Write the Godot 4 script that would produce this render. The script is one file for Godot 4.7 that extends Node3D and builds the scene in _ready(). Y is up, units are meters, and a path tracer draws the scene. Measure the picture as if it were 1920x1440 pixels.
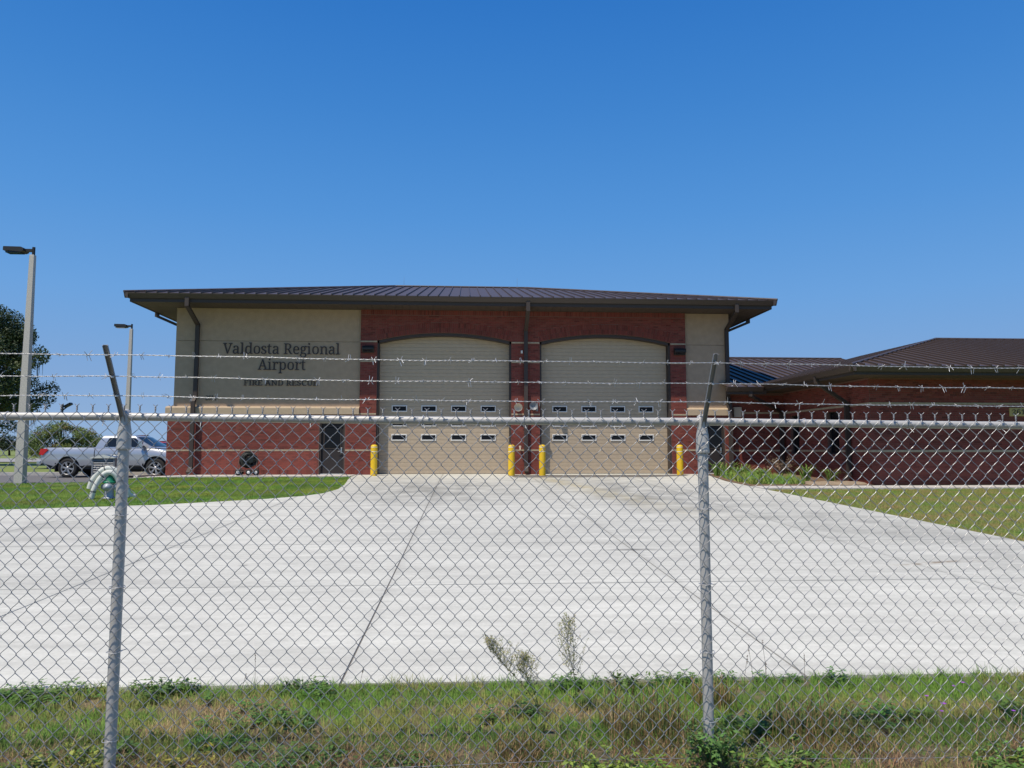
extends Node3D

# Site axes: x along the station front, z towards the viewer, y up; metres. The fence line is at z = -3.97,
# the station front at z = -30.2, the eye at the origin 1.67 m above the verge.

const ZF := -30.2
const BY := 0.65
const FZ := -3.97

class MB:
	var v := PackedVector3Array()
	var n := PackedVector3Array()
	var c := PackedColorArray()
	var t := PackedVector2Array()
	var i := PackedInt32Array()

	func tri(a: Vector3, b: Vector3, d: Vector3, col := Color.WHITE) -> void:
		var nn := (b - a).cross(d - a).normalized()
		var k := v.size()
		for p in [a, b, d]:
			v.append(p)
			n.append(nn)
			c.append(col)
			t.append(Vector2(p.x, p.z))
		i.append_array(PackedInt32Array([k, k + 2, k + 1]))

	func quad(a: Vector3, b: Vector3, d: Vector3, e: Vector3, col := Color.WHITE) -> void:
		var nn := (d - a).cross(e - b).normalized()
		var k := v.size()
		v.append(a); v.append(b); v.append(d); v.append(e)
		for p in [a, b, d, e]:
			n.append(nn)
			c.append(col)
			t.append(Vector2(p.x, p.z))
		i.append_array(PackedInt32Array([k, k + 2, k + 1, k, k + 3, k + 2]))

	func xbox(x: Transform3D, s: Vector3, col := Color.WHITE, back := true) -> void:
		var h := s / 2.0
		var p: Array[Vector3] = []
		for q in 8:
			p.append(x * Vector3(h.x if q & 1 else -h.x, h.y if q & 2 else -h.y, h.z if q & 4 else -h.z))
		quad(p[4], p[5], p[7], p[6], col)
		if back:
			quad(p[1], p[0], p[2], p[3], col)
		quad(p[5], p[1], p[3], p[7], col)
		quad(p[0], p[4], p[6], p[2], col)
		quad(p[6], p[7], p[3], p[2], col)
		quad(p[0], p[1], p[5], p[4], col)

	func box(lo: Vector3, hi: Vector3, col := Color.WHITE) -> void:
		xbox(Transform3D(Basis(), (lo + hi) / 2.0), (hi - lo).abs(), col)

	func cbox(lo: Vector3, hi: Vector3, r: float, col := Color.WHITE) -> void:  # a box with chamfered front edges (front is +z)
		var a := lo
		var b := hi
		var f := [Vector3(a.x + r, a.y + r, b.z), Vector3(b.x - r, a.y + r, b.z), Vector3(b.x - r, b.y - r, b.z), Vector3(a.x + r, b.y - r, b.z)]
		var m := [Vector3(a.x, a.y, b.z - r), Vector3(b.x, a.y, b.z - r), Vector3(b.x, b.y, b.z - r), Vector3(a.x, b.y, b.z - r)]
		var k := [a, Vector3(b.x, a.y, a.z), Vector3(b.x, b.y, a.z), Vector3(a.x, b.y, a.z)]
		quad(f[0], f[1], f[2], f[3], col)
		for q in 4:
			var w := (q + 1) % 4
			quad(m[q], m[w], f[w], f[q], col)
			quad(k[q], k[w], m[w], m[q], col)

	func bar(a: Vector3, b: Vector3, w: float, h: float, col := Color.WHITE, up := Vector3.UP) -> void:
		var z := (b - a).normalized()
		if absf(z.dot(up)) > 0.98:
			up = Vector3.BACK
		var x := up.cross(z).normalized()
		xbox(Transform3D(Basis(x, z.cross(x), z), (a + b) / 2.0), Vector3(w, h, a.distance_to(b)), col)

	func tube(p: PackedVector3Array, r0: float, r1: float, sides := 6, col := Color.WHITE, caps := true) -> void:
		var m := p.size()
		var side := Vector3.ZERO
		var k0 := v.size()
		for q in m:
			var d := (p[mini(q + 1, m - 1)] - p[maxi(q - 1, 0)]).normalized()
			if side == Vector3.ZERO:
				side = d.cross(Vector3.UP if absf(d.y) < 0.9 else Vector3.RIGHT).normalized()
			side = (side - d * side.dot(d)).normalized()
			var up := d.cross(side)
			var r := lerpf(r0, r1, q / float(maxi(m - 1, 1)))
			for s in sides:
				var a := TAU * s / sides
				var nn := side * cos(a) + up * sin(a)
				v.append(p[q] + nn * r)
				n.append(nn)
				c.append(col)
				t.append(Vector2(p[q].x, p[q].z))
		for q in m - 1:
			for s in sides:
				var a := k0 + q * sides + s
				var b := k0 + q * sides + (s + 1) % sides
				i.append_array(PackedInt32Array([a, a + sides, b, b, a + sides, b + sides]))
		if caps:
			for e in 2:
				var q := 0 if e == 0 else m - 1
				var k := v.size()
				var d := (p[0] - p[1]).normalized() if e == 0 else (p[m - 1] - p[m - 2]).normalized()
				v.append(p[q]); n.append(d); c.append(col); t.append(Vector2.ZERO)
				for s in sides:
					v.append(v[k0 + q * sides + s]); n.append(d); c.append(col); t.append(Vector2.ZERO)
				for s in sides:
					var b := k + 1 + s
					var g := k + 1 + (s + 1) % sides
					i.append_array(PackedInt32Array([k, b, g] if e == 0 else [k, g, b]))

	func lathe(prof: Array, sides := 16, x := Transform3D(), col := Color.WHITE) -> void:  # prof: Vector2(radius, height) from bottom to top
		var k0 := v.size()
		var m := prof.size()
		for q in m:
			var d: Vector2 = prof[mini(q + 1, m - 1)] - prof[maxi(q - 1, 0)]
			var nr := Vector2(d.y, -d.x).normalized()
			for s in sides + 1:
				var a := TAU * s / sides
				v.append(x * Vector3(prof[q].x * cos(a), prof[q].y, prof[q].x * sin(a)))
				n.append((x.basis * Vector3(nr.x * cos(a), nr.y, nr.x * sin(a))).normalized())
				c.append(col)
				t.append(Vector2(s / float(sides), prof[q].y))
		for q in m - 1:
			for s in sides:
				var a := k0 + q * (sides + 1) + s
				var b := a + sides + 1
				i.append_array(PackedInt32Array([a, a + 1, b, a + 1, b + 1, b]))

	func poly(pts: PackedVector2Array, x: Transform3D, depth: float, col := Color.WHITE) -> void:  # a flat polygon in x's xy plane, with thickness towards -z
		if Geometry2D.is_polygon_clockwise(pts):
			pts = pts.duplicate()
			pts.reverse()
		var id := Geometry2D.triangulate_polygon(pts)
		for q in range(0, id.size(), 3):
			var a := pts[id[q]]
			var b := pts[id[q + 1]]
			var d := pts[id[q + 2]]
			if (b - a).cross(d - a) < 0:
				var w := b
				b = d
				d = w
			tri(x * Vector3(a.x, a.y, 0), x * Vector3(b.x, b.y, 0), x * Vector3(d.x, d.y, 0), col)
		if depth > 0:
			for q in pts.size():
				var a := pts[q]
				var b := pts[(q + 1) % pts.size()]
				quad(x * Vector3(a.x, a.y, -depth), x * Vector3(b.x, b.y, -depth), x * Vector3(b.x, b.y, 0), x * Vector3(a.x, a.y, 0), col)

	func mesh() -> ArrayMesh:
		var a := []
		a.resize(Mesh.ARRAY_MAX)
		a[Mesh.ARRAY_VERTEX] = v
		a[Mesh.ARRAY_NORMAL] = n
		a[Mesh.ARRAY_COLOR] = c
		a[Mesh.ARRAY_TEX_UV] = t
		a[Mesh.ARRAY_TEX_UV2] = t
		a[Mesh.ARRAY_INDEX] = i
		var m := ArrayMesh.new()
		m.add_surface_from_arrays(Mesh.PRIMITIVE_TRIANGLES, a)
		return m

var counts := {}
var M := {}
var rng := RandomNumberGenerator.new()

# ---------------------------------------------------------------- naming helpers
func put(parent: Node, o: Node3D, called: String) -> void:
	var key := str(parent.get_instance_id()) + called
	var k: int = counts.get(key, 0)
	counts[key] = k + 1
	o.name = called if k == 0 else "%s_%03d" % [called, k]
	parent.add_child(o, true)

func tag(o: Node3D, label: String, category: String, group := "") -> Node3D:
	o.set_meta("label", label)
	o.set_meta("category", category)
	if group:
		o.set_meta("group", group)
	return o

func thing(called: String, at: Vector3, label: String, category: String, group := "") -> Node3D:
	var o := Node3D.new()
	put(self, o, called)
	o.position = at
	tag(o, label, category, group)
	return o

func part(parent: Node3D, called: String, m: Mesh, material: Material, world := false) -> MeshInstance3D:
	var o := MeshInstance3D.new()
	o.mesh = m
	o.material_override = material
	put(parent, o, called)
	if world:
		o.position = -parent.position
	return o

func struct(called: String, m: Mesh, material: Material) -> MeshInstance3D:
	var o := part(self, called, m, material)
	o.set_meta("kind", "structure")
	return o

func copy(src: Node3D, called: String, at: Vector3, label: String, turn := 0.0) -> Node3D:
	var o: Node3D = src.duplicate()
	put(self, o, called)
	o.position = at
	o.rotation.y = turn
	o.set_meta("label", label)
	return o

func stuff(o: Node3D) -> Node3D:
	o.set_meta("kind", "stuff")
	return o

# ---------------------------------------------------------------- materials
func lin(r: float, g: float, b: float) -> Color:
	return Color(r, g, b).linear_to_srgb()

func mat(called: String, col: Color, rough := 0.8, metal := 0.0, vertex := false) -> StandardMaterial3D:
	var m := StandardMaterial3D.new()
	m.resource_name = called
	m.albedo_color = col
	m.roughness = rough
	m.metallic = metal
	m.vertex_color_use_as_albedo = vertex
	M[called] = m
	return m

func noise_tex(sz: int, freq: float, lo: Color, hi: Color, sd: int, octaves := 5, normal := false, bump := 4.0) -> NoiseTexture2D:
	var f := FastNoiseLite.new()
	f.seed = sd
	f.frequency = freq
	f.fractal_octaves = octaves
	f.noise_type = FastNoiseLite.TYPE_SIMPLEX_SMOOTH
	var x := NoiseTexture2D.new()
	x.width = sz
	x.height = sz
	x.seamless = true
	x.noise = f
	if normal:
		x.as_normal_map = true
		x.bump_strength = bump
	else:
		var g := Gradient.new()
		g.set_color(0, lo)
		g.set_color(1, hi)
		x.color_ramp = g
	return x

func speckle(m: StandardMaterial3D, scale: float, freq: float, lo: float, hi: float, sd: int) -> void:  # tone grain laid on by world position
	m.albedo_texture = noise_tex(256, freq, Color(lo, lo, lo), Color(hi, hi, hi), sd)
	m.uv1_triplanar = true
	m.uv1_world_triplanar = true
	m.uv1_scale = Vector3(scale, scale, scale)

func apron_texture() -> ImageTexture:  # broom streaks, tyre grime and the water stain below the centre downspout
	var sz := 1024
	var im := Image.create(sz, sz, false, Image.FORMAT_RGB8)
	var a := FastNoiseLite.new()
	a.seed = 3
	a.frequency = 1.0
	a.fractal_octaves = 4
	var b := FastNoiseLite.new()
	b.seed = 8
	b.frequency = 1.0
	b.fractal_octaves = 3
	var jm := [-11.42, -7.93, -4.42, -0.87, 2.5, 6.05]
	for y in sz:
		var z := -31.0 + 26.0 * y / sz
		for x in sz:
			var px := -14.0 + 26.0 * x / sz
			var k := 0.80 + 0.06 * a.get_noise_2d(px * 0.25, z * 1.6) + 0.045 * a.get_noise_2d(px * 0.9 + 40.0, z * 7.0) + 0.03 * b.get_noise_2d(px * 6.0, z * 9.0)
			var dirt := 0.0
			for s in [[-0.9, -22.0, 2.4, 4.5, 0.17], [4.9, -20.5, 1.9, 5.5, 0.17], [3.4, -26.5, 1.6, 2.2, 0.10], [7.9, -13.0, 1.6, 6.0, 0.10], [-2.8, -27.0, 1.2, 2.0, 0.05], [-7.5, -14.0, 2.4, 2.0, 0.07], [-5.0, -9.5, 3.0, 1.2, 0.05], [1.0, -13.0, 3.5, 1.3, 0.05]]:
				var dx: float = (px - s[0]) / s[2]
				var dz: float = (z - s[1]) / s[3]
				dirt += s[4] * exp(-dx * dx - dz * dz)
			dirt *= clampf(0.75 + 0.9 * b.get_noise_2d(px * 0.8 + 9.0, z * 0.8), 0.1, 1.4)
			var run := 2.5 + (z + 29.5) * 0.17
			var st: float = exp(-pow((px - run) / (0.25 + 0.035 * (z + 30.0)), 2.0)) * clampf((-13.5 - z) / 9.0, 0.0, 1.0) * 0.07
			st *= clampf(0.8 + 0.8 * b.get_noise_2d(px * 2.0, z * 0.6 + 30.0), 0.2, 1.3)
			var deb: float = exp(-pow((z + 9.9 + 0.12 * sin(px * 3.0)) / 0.06, 2.0)) * clampf(1.0 - absf(px - 6.4) / 0.9, 0.0, 1.0) * clampf(0.5 + 1.5 * b.get_noise_2d(px * 7.0, z * 7.0), 0.0, 1.0) * 0.35
			for m in [[2.48, -11.2, 0.34, 0.07, 0.30], [-5.55, -12.05, 0.30, 0.05, 0.30], [0.3, -6.3, 0.12, 0.02, 0.2], [1.55, -8.9, 0.1, 0.03, 0.12], [-2.9, -10.2, 0.05, 0.05, 0.2], [3.9, -16.0, 0.09, 0.09, 0.2], [-1.9, -15.4, 0.07, 0.07, 0.2], [6.6, -21.5, 0.12, 0.1, 0.2], [0.6, -25.0, 0.12, 0.15, 0.2]]:
				var ox: float = (px - m[0]) / m[2]
				var oz: float = (z - m[1] - 0.1 * ox * ox * m[3]) / m[3]
				if absf(ox) < 2.5 and absf(oz) < 2.5:
					dirt += m[4] * exp(-ox * ox - oz * oz)
			for cx in [-1.79, 0.11, 4.8, 6.7]:  # tyre tracks out of the bays
				dirt += 0.045 * exp(-pow((px - cx + 0.25 * sin(z * 0.21 + cx)) / 0.2, 2.0)) * clampf((-14.0 - z) / 9.0, 0.0, 1.0) * clampf(0.7 + b.get_noise_2d(px * 3.0, z * 0.9), 0.0, 1.3)
			for q in jm:  # grime lodged along the joints
				dirt += 0.035 * exp(-pow((px - q) / 0.07, 2.0))
			k -= dirt
			im.set_pixel(x, y, Color((k - st * 0.25 - deb * 0.8) * 1.0, (k - st * 0.6 - deb) * 0.999, (k - st * 1.5 - deb * 1.2) * 0.948))
	return ImageTexture.create_from_image(im)

func make_materials() -> void:
	var ap := mat("apron_concrete", Color.WHITE, 0.9, 0.0, true)
	ap.albedo_texture = apron_texture()
	ap.uv1_scale = Vector3(1 / 26.0, 1 / 26.0, 1)
	ap.uv1_offset = Vector3(14.0 / 26.0, 31.0 / 26.0, 0)
	ap.detail_enabled = true
	ap.detail_blend_mode = BaseMaterial3D.BLEND_MODE_MUL
	ap.detail_uv_layer = BaseMaterial3D.DETAIL_UV_2
	ap.detail_albedo = noise_tex(512, 0.05, Color(0.93, 0.93, 0.93), Color(1, 1, 1), 21)
	ap.uv2_scale = Vector3(0.9, 0.9, 1)
	speckle(mat("walk_concrete", lin(0.60, 0.57, 0.52), 0.9), 0.7, 0.02, 0.85, 1.0, 4)
	mat("joint", lin(0.15, 0.14, 0.125), 0.95)
	speckle(mat("asphalt", lin(0.17, 0.165, 0.165), 0.95), 1.3, 0.03, 0.8, 1.0, 5)
	speckle(mat("road", lin(0.36, 0.35, 0.34), 0.9), 0.5, 0.03, 0.85, 1.0, 6)
	var gr := mat("field_grass", Color.WHITE, 1.0)
	speckle(gr, 0.035, 0.02, 0.7, 1.0, 7)
	gr.albedo_texture = noise_tex(512, 0.02, lin(0.14, 0.18, 0.04), lin(0.21, 0.26, 0.06), 7)
	var la := mat("lawn_soil", Color.WHITE, 1.0)
	speckle(la, 0.25, 0.02, 0.7, 1.0, 9)
	la.albedo_texture = noise_tex(512, 0.02, lin(0.10, 0.145, 0.024), lin(0.14, 0.19, 0.034), 9)
	var ve := mat("verge_soil", Color.WHITE, 1.0)
	speckle(ve, 1.1, 0.02, 0.7, 1.0, 10)
	ve.albedo_texture = noise_tex(512, 0.02, lin(0.09, 0.07, 0.04), lin(0.20, 0.17, 0.10), 10)
	speckle(mat("bed_soil", lin(0.26, 0.17, 0.10), 1.0), 1.6, 0.05, 0.6, 1.0, 11)
	speckle(mat("sand", lin(0.40, 0.31, 0.21), 1.0), 1.6, 0.05, 0.7, 1.0, 11)
	speckle(mat("mortar", lin(0.25, 0.135, 0.105), 0.95), 1.5, 0.05, 0.8, 1.0, 12)
	mat("brick", Color.WHITE, 0.88, 0.0, true)
	speckle(M.brick, 2.7, 0.06, 0.82, 1.0, 13)
	for k in 4:
		mat("brick_tone_%d" % k, [lin(0.26, 0.062, 0.045), lin(0.29, 0.072, 0.051), lin(0.215, 0.054, 0.04), lin(0.27, 0.073, 0.053)][k], 0.88)
	var st := mat("stucco", lin(0.475, 0.35, 0.24), 0.92)
	speckle(st, 0.6, 0.02, 0.94, 1.0, 14)
	st.normal_enabled = true
	st.normal_texture = noise_tex(256, 0.2, Color.BLACK, Color.WHITE, 15, 3, true, 2.0)
	speckle(mat("band", lin(0.50, 0.39, 0.265), 0.9), 0.8, 0.03, 0.94, 1.0, 16)
	speckle(mat("stone", lin(0.50, 0.41, 0.28), 0.9), 1.0, 0.03, 0.85, 1.0, 17)
	speckle(mat("door_metal", lin(0.48, 0.385, 0.27), 0.62), 0.8, 0.02, 0.95, 1.0, 18)
	mat("brown_metal", lin(0.050, 0.037, 0.031), 0.65)
	mat("trim_brown", lin(0.075, 0.055, 0.045), 0.5)
	var rf := mat("roof_metal", lin(0.082, 0.058, 0.047), 0.45, 0.0)
	speckle(rf, 0.2, 0.02, 0.93, 1.0, 19)
	speckle(mat("soffit", lin(0.085, 0.064, 0.05), 0.75), 0.8, 0.02, 0.93, 1.0, 20)
	mat("dark_door", lin(0.024, 0.019, 0.019), 0.75)
	mat("glass", lin(0.012, 0.013, 0.015), 0.06)
	M.glass.metallic_specular = 0.25
	mat("white_frame", lin(0.74, 0.74, 0.72), 0.5)
	mat("letter", lin(0.060, 0.043, 0.036), 0.6, 0.0)
	mat("black", lin(0.018, 0.018, 0.018), 0.55)
	mat("rubber", lin(0.022, 0.022, 0.022), 0.85)
	mat("yellow", lin(0.82, 0.53, 0.015), 0.45)
	mat("tape", lin(0.85, 0.78, 0.55), 0.5)
	mat("silver", lin(0.62, 0.62, 0.62), 0.3, 0.9)
	mat("beige", lin(0.55, 0.47, 0.36), 0.6)
	mat("grey_paint", lin(0.20, 0.215, 0.23), 0.5)
	mat("hydrant_silver", lin(0.36, 0.39, 0.43), 0.5, 0.2)
	mat("hydrant_green", lin(0.012, 0.19, 0.095), 0.45)
	mat("hose", lin(0.62, 0.64, 0.58), 0.7)
	mat("hose_band", lin(0.10, 0.10, 0.10), 0.7)
	mat("garden_hose", lin(0.025, 0.03, 0.026), 0.55)
	mat("rust_frame", lin(0.10, 0.05, 0.04), 0.6)
	var gv := mat("galvanized", lin(0.52, 0.515, 0.495), 0.5, 0.2)
	speckle(gv, 9.0, 0.05, 0.95, 1.0, 22)
	gv.uv1_world_triplanar = false
	var gw := mat("wire_metal", lin(0.34, 0.345, 0.355), 0.32, 0.4)
	gw.metallic_specular = 0.75
	mat("barb_metal", lin(0.52, 0.53, 0.54), 0.42, 0.45)
	mat("arm_metal", lin(0.27, 0.28, 0.29), 0.5, 0.4)
	speckle(mat("pole_concrete", lin(0.58, 0.55, 0.50), 0.9), 1.2, 0.05, 0.88, 1.0, 23)
	var pt := mat("truck_paint", lin(0.50, 0.53, 0.57), 0.28, 0.5)
	pt.clearcoat_enabled = true
	pt.clearcoat = 0.8
	pt.clearcoat_roughness = 0.06
	var pr := mat("red_paint", lin(0.45, 0.05, 0.04), 0.35, 0.1)
	pr.clearcoat_enabled = true
	pr.clearcoat = 0.7
	mat("auto_glass", lin(0.014, 0.018, 0.024), 0.04)
	mat("chrome", lin(0.66, 0.66, 0.67), 0.2, 0.9)
	mat("alloy", lin(0.58, 0.58, 0.58), 0.35, 0.6)
	mat("lens_red", lin(0.55, 0.02, 0.02), 0.2)
	mat("lens_clear", lin(0.7, 0.7, 0.72), 0.1, 0.3)
	speckle(mat("bark", lin(0.12, 0.09, 0.07), 0.95), 1.0, 0.05, 0.6, 1.0, 24)
	for q in ["leaf", "blade", "weed"]:
		var m := mat(q, Color.WHITE, 0.65, 0.0, true)
		m.backlight_enabled = true
		m.backlight = Color(0.35, 0.35, 0.35)
	mat("moss", lin(0.11, 0.105, 0.08), 0.95)
	mat("purple", lin(0.36, 0.09, 0.52), 0.6)
	mat("sign_plate", lin(0.50, 0.38, 0.14), 0.6)

# ---------------------------------------------------------------- ground heights
func h(x: float, z: float) -> float:
	var d := -z
	var y := 0.65 * clampf((d - 5.2) / 23.8, 0.0, 1.0)
	if d > 31.0:
		y = lerpf(y, 0.5, smoothstep(31.0, 33.0, d))
	return lerpf(y, minf(y, 0.5), smoothstep(-11.6, -13.2, x))

func sheet(x0: float, x1: float, z0: float, z1: float, step: float, lift: float) -> ArrayMesh:
	var b := MB.new()
	var nx := maxi(1, int(ceil((x1 - x0) / step)))
	var nz := maxi(1, int(ceil((z1 - z0) / step)))
	for q in nx:
		for w in nz:
			var xa := lerpf(x0, x1, q / float(nx))
			var xb := lerpf(x0, x1, (q + 1) / float(nx))
			var za := lerpf(z0, z1, w / float(nz))
			var zb := lerpf(z0, z1, (w + 1) / float(nz))
			b.quad(Vector3(xa, h(xa, zb) + lift, zb), Vector3(xb, h(xb, zb) + lift, zb), Vector3(xb, h(xb, za) + lift, za), Vector3(xa, h(xa, za) + lift, za))
	return b.mesh()

func slab(pts: PackedVector2Array, lift: float, thick: float, tone := 1.0) -> ArrayMesh:  # pts in (x, z)
	var b := MB.new()
	var id := Geometry2D.triangulate_polygon(pts)
	var up := func(p: Vector2, d: float) -> Vector3: return Vector3(p.x, h(p.x, p.y) + lift - d, p.y)
	for q in range(0, id.size(), 3):
		var a := pts[id[q]]
		var g := pts[id[q + 1]]
		var d := pts[id[q + 2]]
		if (g - a).cross(d - a) > 0:
			var w := g
			g = d
			d = w
		b.tri(up.call(a, 0.0), up.call(g, 0.0), up.call(d, 0.0), Color(tone, tone, tone))
	var ccw := Geometry2D.is_polygon_clockwise(pts)
	for q in pts.size():
		var a := pts[q]
		var g := pts[(q + 1) % pts.size()]
		if ccw:
			b.quad(up.call(a, 0.0), up.call(a, thick), up.call(g, thick), up.call(g, 0.0))
		else:
			b.quad(up.call(g, 0.0), up.call(g, thick), up.call(a, thick), up.call(a, 0.0))
	return b.mesh()

# ---------------------------------------------------------------- brick laying
const CH := 0.0677
const BL := 0.2127

func brick_color(r: RandomNumberGenerator) -> Color:
	var k := r.randf_range(0.82, 1.16)
	if r.randf() < 0.08:
		k *= 0.72
	var g := r.randf_range(0.88, 1.2)
	return Color(0.262 * k, 0.062 * k * g, 0.045 * k * g)

func courses(v0: float, v1: float, spans: Callable) -> Array:  # [u, v, w, h] of every brick
	var out := []
	var k := int(ceil((v0 - BY) / CH - 0.01))
	while BY + (k + 1) * CH <= v1 + 0.02:
		var y := BY + k * CH
		for s in spans.call(y + CH / 2.0):
			var u: float = floorf(s[0] / BL) * BL - (BL / 2.0 if k % 2 else 0.0)
			while u < s[1]:
				var a := maxf(u, s[0])
				var b := minf(u + BL, s[1])
				if b - a > 0.03:
					out.append([a, y, b - a - 0.0095, CH - 0.0095])
				u += BL
		k += 1
	return out

func soldiers(u0: float, u1: float, v: float) -> Array:
	var out := []
	var n := int((u1 - u0) / 0.0762)
	for k in n:
		out.append([u0 + k * (u1 - u0) / n, v, (u1 - u0) / n - 0.0095, 0.192])
	return out

func lay(mb: MB, f: Transform3D, bricks: Array, r: RandomNumberGenerator, proud := 0.007) -> void:
	for b in bricks:
		var p := proud + r.randf_range(-0.002, 0.002)
		mb.xbox(f * Transform3D(Basis(), Vector3(b[0] + b[2] / 2.0, b[1] + b[3] / 2.0, p - 0.012)), Vector3(b[2], b[3], 0.024), brick_color(r), false)

func single_bricks(wall: Node3D, f: Transform3D, bricks: Array, keep: Callable, most: int) -> Array:  # takes bricks out of the list as parts of their own, returns the rest
	var unit := MB.new()
	unit.xbox(Transform3D(), Vector3(BL - 0.0095, CH - 0.0095, 0.024))
	var m := unit.mesh()
	var rest := []
	var made := 0
	for b in bricks:
		if made < most and b[2] > 0.19 and b[3] < 0.1 and keep.call(b):
			var o := part(wall, "brick", m, M["brick_tone_%d" % rng.randi_range(0, 3)])
			o.transform = f * Transform3D(Basis(), Vector3(b[0] + b[2] / 2.0, b[1] + b[3] / 2.0, -0.005 + rng.randf_range(-0.002, 0.002)))
			made += 1
		else:
			rest.append(b)
	return rest

# ---------------------------------------------------------------- roofs and rainwater goods
func roof_slope(roof: Node3D, a: Vector3, u: Vector3, nrm: Vector3, slope: float, length: float, hip0: bool, hip1: bool, deep: float) -> void:
	var n := int(length / 0.41)
	var st := length / n
	var reach := func(x: float) -> float: return maxf(0.0, minf(deep, minf(x if hip0 else deep, length - x if hip1 else deep)))
	var at := func(x: float, d: float) -> Vector3: return a + u * x + nrm * d + Vector3.UP * slope * d
	var up := Vector3.UP - nrm * slope
	up = up.normalized()
	for k in n:
		var x0 := k * st
		var x1 := x0 + st
		var b := MB.new()
		var p := [at.call(x0, 0.0), at.call(x1, 0.0), at.call(x1, reach.call(x1)), at.call(x0, reach.call(x0))]
		if u.cross(nrm).y > 0:
			b.quad(p[0], p[1], p[2], p[3])
		else:
			b.quad(p[1], p[0], p[3], p[2])
		var top: float = reach.call(x1)
		if top > 0.1:
			b.bar(at.call(x1, -0.01) + up * 0.022, at.call(x1, top) + up * 0.022, 0.026, 0.07, Color.WHITE, up)
		part(roof, "roof_panel", b.mesh(), M.roof_metal)

func gutter(a: Vector3, b: Vector3, outward: Vector3) -> ArrayMesh:  # a is the outer lip's start, b its end
	var m := MB.new()
	var prof := [[0.0, 0.0], [0.012, -0.03], [0.10, -0.17], [0.16, -0.17], [0.16, 0.02], [0.02, 0.02]]
	var at := func(p: Vector3, k: int) -> Vector3: return p - outward * float(prof[k][0]) + Vector3.UP * float(prof[k][1])
	var flip := (b - a).cross(Vector3.UP).dot(outward) > 0
	for k in prof.size():
		var w := (k + 1) % prof.size()
		if flip:
			m.quad(at.call(a, w), at.call(b, w), at.call(b, k), at.call(a, k))
		else:
			m.quad(at.call(a, k), at.call(b, k), at.call(b, w), at.call(a, w))
	for e in 2:
		var p := a if e == 0 else b
		var pts := []
		for k in prof.size():
			pts.append(at.call(p, k))
		m.quad(pts[0], pts[1], pts[2], pts[5])
		m.quad(pts[5], pts[2], pts[3], pts[4])
	return m.mesh()

func duct(pts: Array, w := 0.15, d := 0.11) -> ArrayMesh:
	var m := MB.new()
	for k in pts.size() - 1:
		var a: Vector3 = pts[k]
		var b: Vector3 = pts[k + 1]
		var e := (b - a).normalized() * 0.03
		m.bar(a - e, b + e, w, d)
	return m.mesh()

func soffit(parent: Node3D, x0: float, x1: float, z0: float, z1: float, y: float, along_x: bool) -> void:
	var n := int((x1 - x0 if along_x else z1 - z0) / 0.3)
	for k in n:
		var m := MB.new()
		if along_x:
			var a := lerpf(x0, x1, k / float(n))
			var b := lerpf(x0, x1, (k + 1) / float(n))
			m.box(Vector3(a + 0.006, y, z0), Vector3(b - 0.006, y + 0.03, z1))
		else:
			var a := lerpf(z0, z1, k / float(n))
			var b := lerpf(z0, z1, (k + 1) / float(n))
			m.box(Vector3(x0, y, a + 0.006), Vector3(x1, y + 0.03, b - 0.006))
		part(parent, "soffit_panel", m.mesh(), M.soffit)

func lettering(parent: Node3D, text: String, x0: float, x1: float, base: float, cap: float, z: float, m: Material, deep := 0.04) -> void:
	var f := SystemFont.new()
	f.font_names = PackedStringArray(["Droid Serif"])
	var total := f.get_string_size(text, HORIZONTAL_ALIGNMENT_LEFT, -1, 64).x
	var ref := TextMesh.new()
	ref.font = f
	ref.font_size = 64
	ref.pixel_size = 0.01
	ref.text = "E"
	var box := ref.get_aabb()
	var sx := (x1 - x0) / (total * 0.01)
	var sy := cap / box.size.y
	for k in text.length():
		if text[k] == " ":
			continue
		var tm := TextMesh.new()
		tm.font = f
		tm.font_size = 64
		tm.pixel_size = 0.01
		tm.depth = deep
		tm.curve_step = 1.0
		tm.horizontal_alignment = HORIZONTAL_ALIGNMENT_LEFT
		tm.text = text[k]
		var adv := f.get_string_size(text.substr(0, k), HORIZONTAL_ALIGNMENT_LEFT, -1, 64).x * 0.01 if k else 0.0
		var o := part(parent, "letter", tm, m)
		o.position = Vector3(x0 + adv * sx, base - box.position.y * sy, z + deep / 2.0) - parent.position
		o.scale = Vector3(sx, sy, 1)

# ---------------------------------------------------------------- the scene
func _ready() -> void:
	rng.seed = 11
	var cam := Camera3D.new()
	cam.name = "camera"
	cam.position = Vector3(0, 1.67, 0)
	cam.rotation = Vector3(atan(122.0 / 1400.0), -deg_to_rad(3.6), 0)
	cam.fov = rad_to_deg(2.0 * atan(720.0 / 1400.0))
	cam.near = 0.05
	cam.far = 2000.0
	add_child(cam)
	cam.current = true
	var env := Environment.new()
	env.background_mode = Environment.BG_SKY
	var sm := PanoramaSkyMaterial.new()
	sm.panorama = sky_texture()
	var sky := Sky.new()
	sky.sky_material = sm
	env.sky = sky
	env.tonemap_mode = Environment.TONE_MAPPER_LINEAR
	env.tonemap_exposure = 1.0
	env.sdfgi_enabled = true
	env.ssao_enabled = true
	env.ssil_enabled = true
	var we := WorldEnvironment.new()
	we.name = "world_environment"
	we.environment = env
	add_child(we)
	var sun := DirectionalLight3D.new()
	sun.name = "sun"
	sun.light_energy = 1.5
	sun.light_color = Color(1.0, 0.955, 0.885)
	sun.light_angular_distance = 0.53
	sun.shadow_enabled = true
	sun.basis = Basis.looking_at(Vector3(1.0, -2.87, -1.0), Vector3.UP)
	add_child(sun)
	make_materials()
	setting()
	station()
	wing()
	fence()
	site_things()
	vehicles()
	trees()
	verge()

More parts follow.
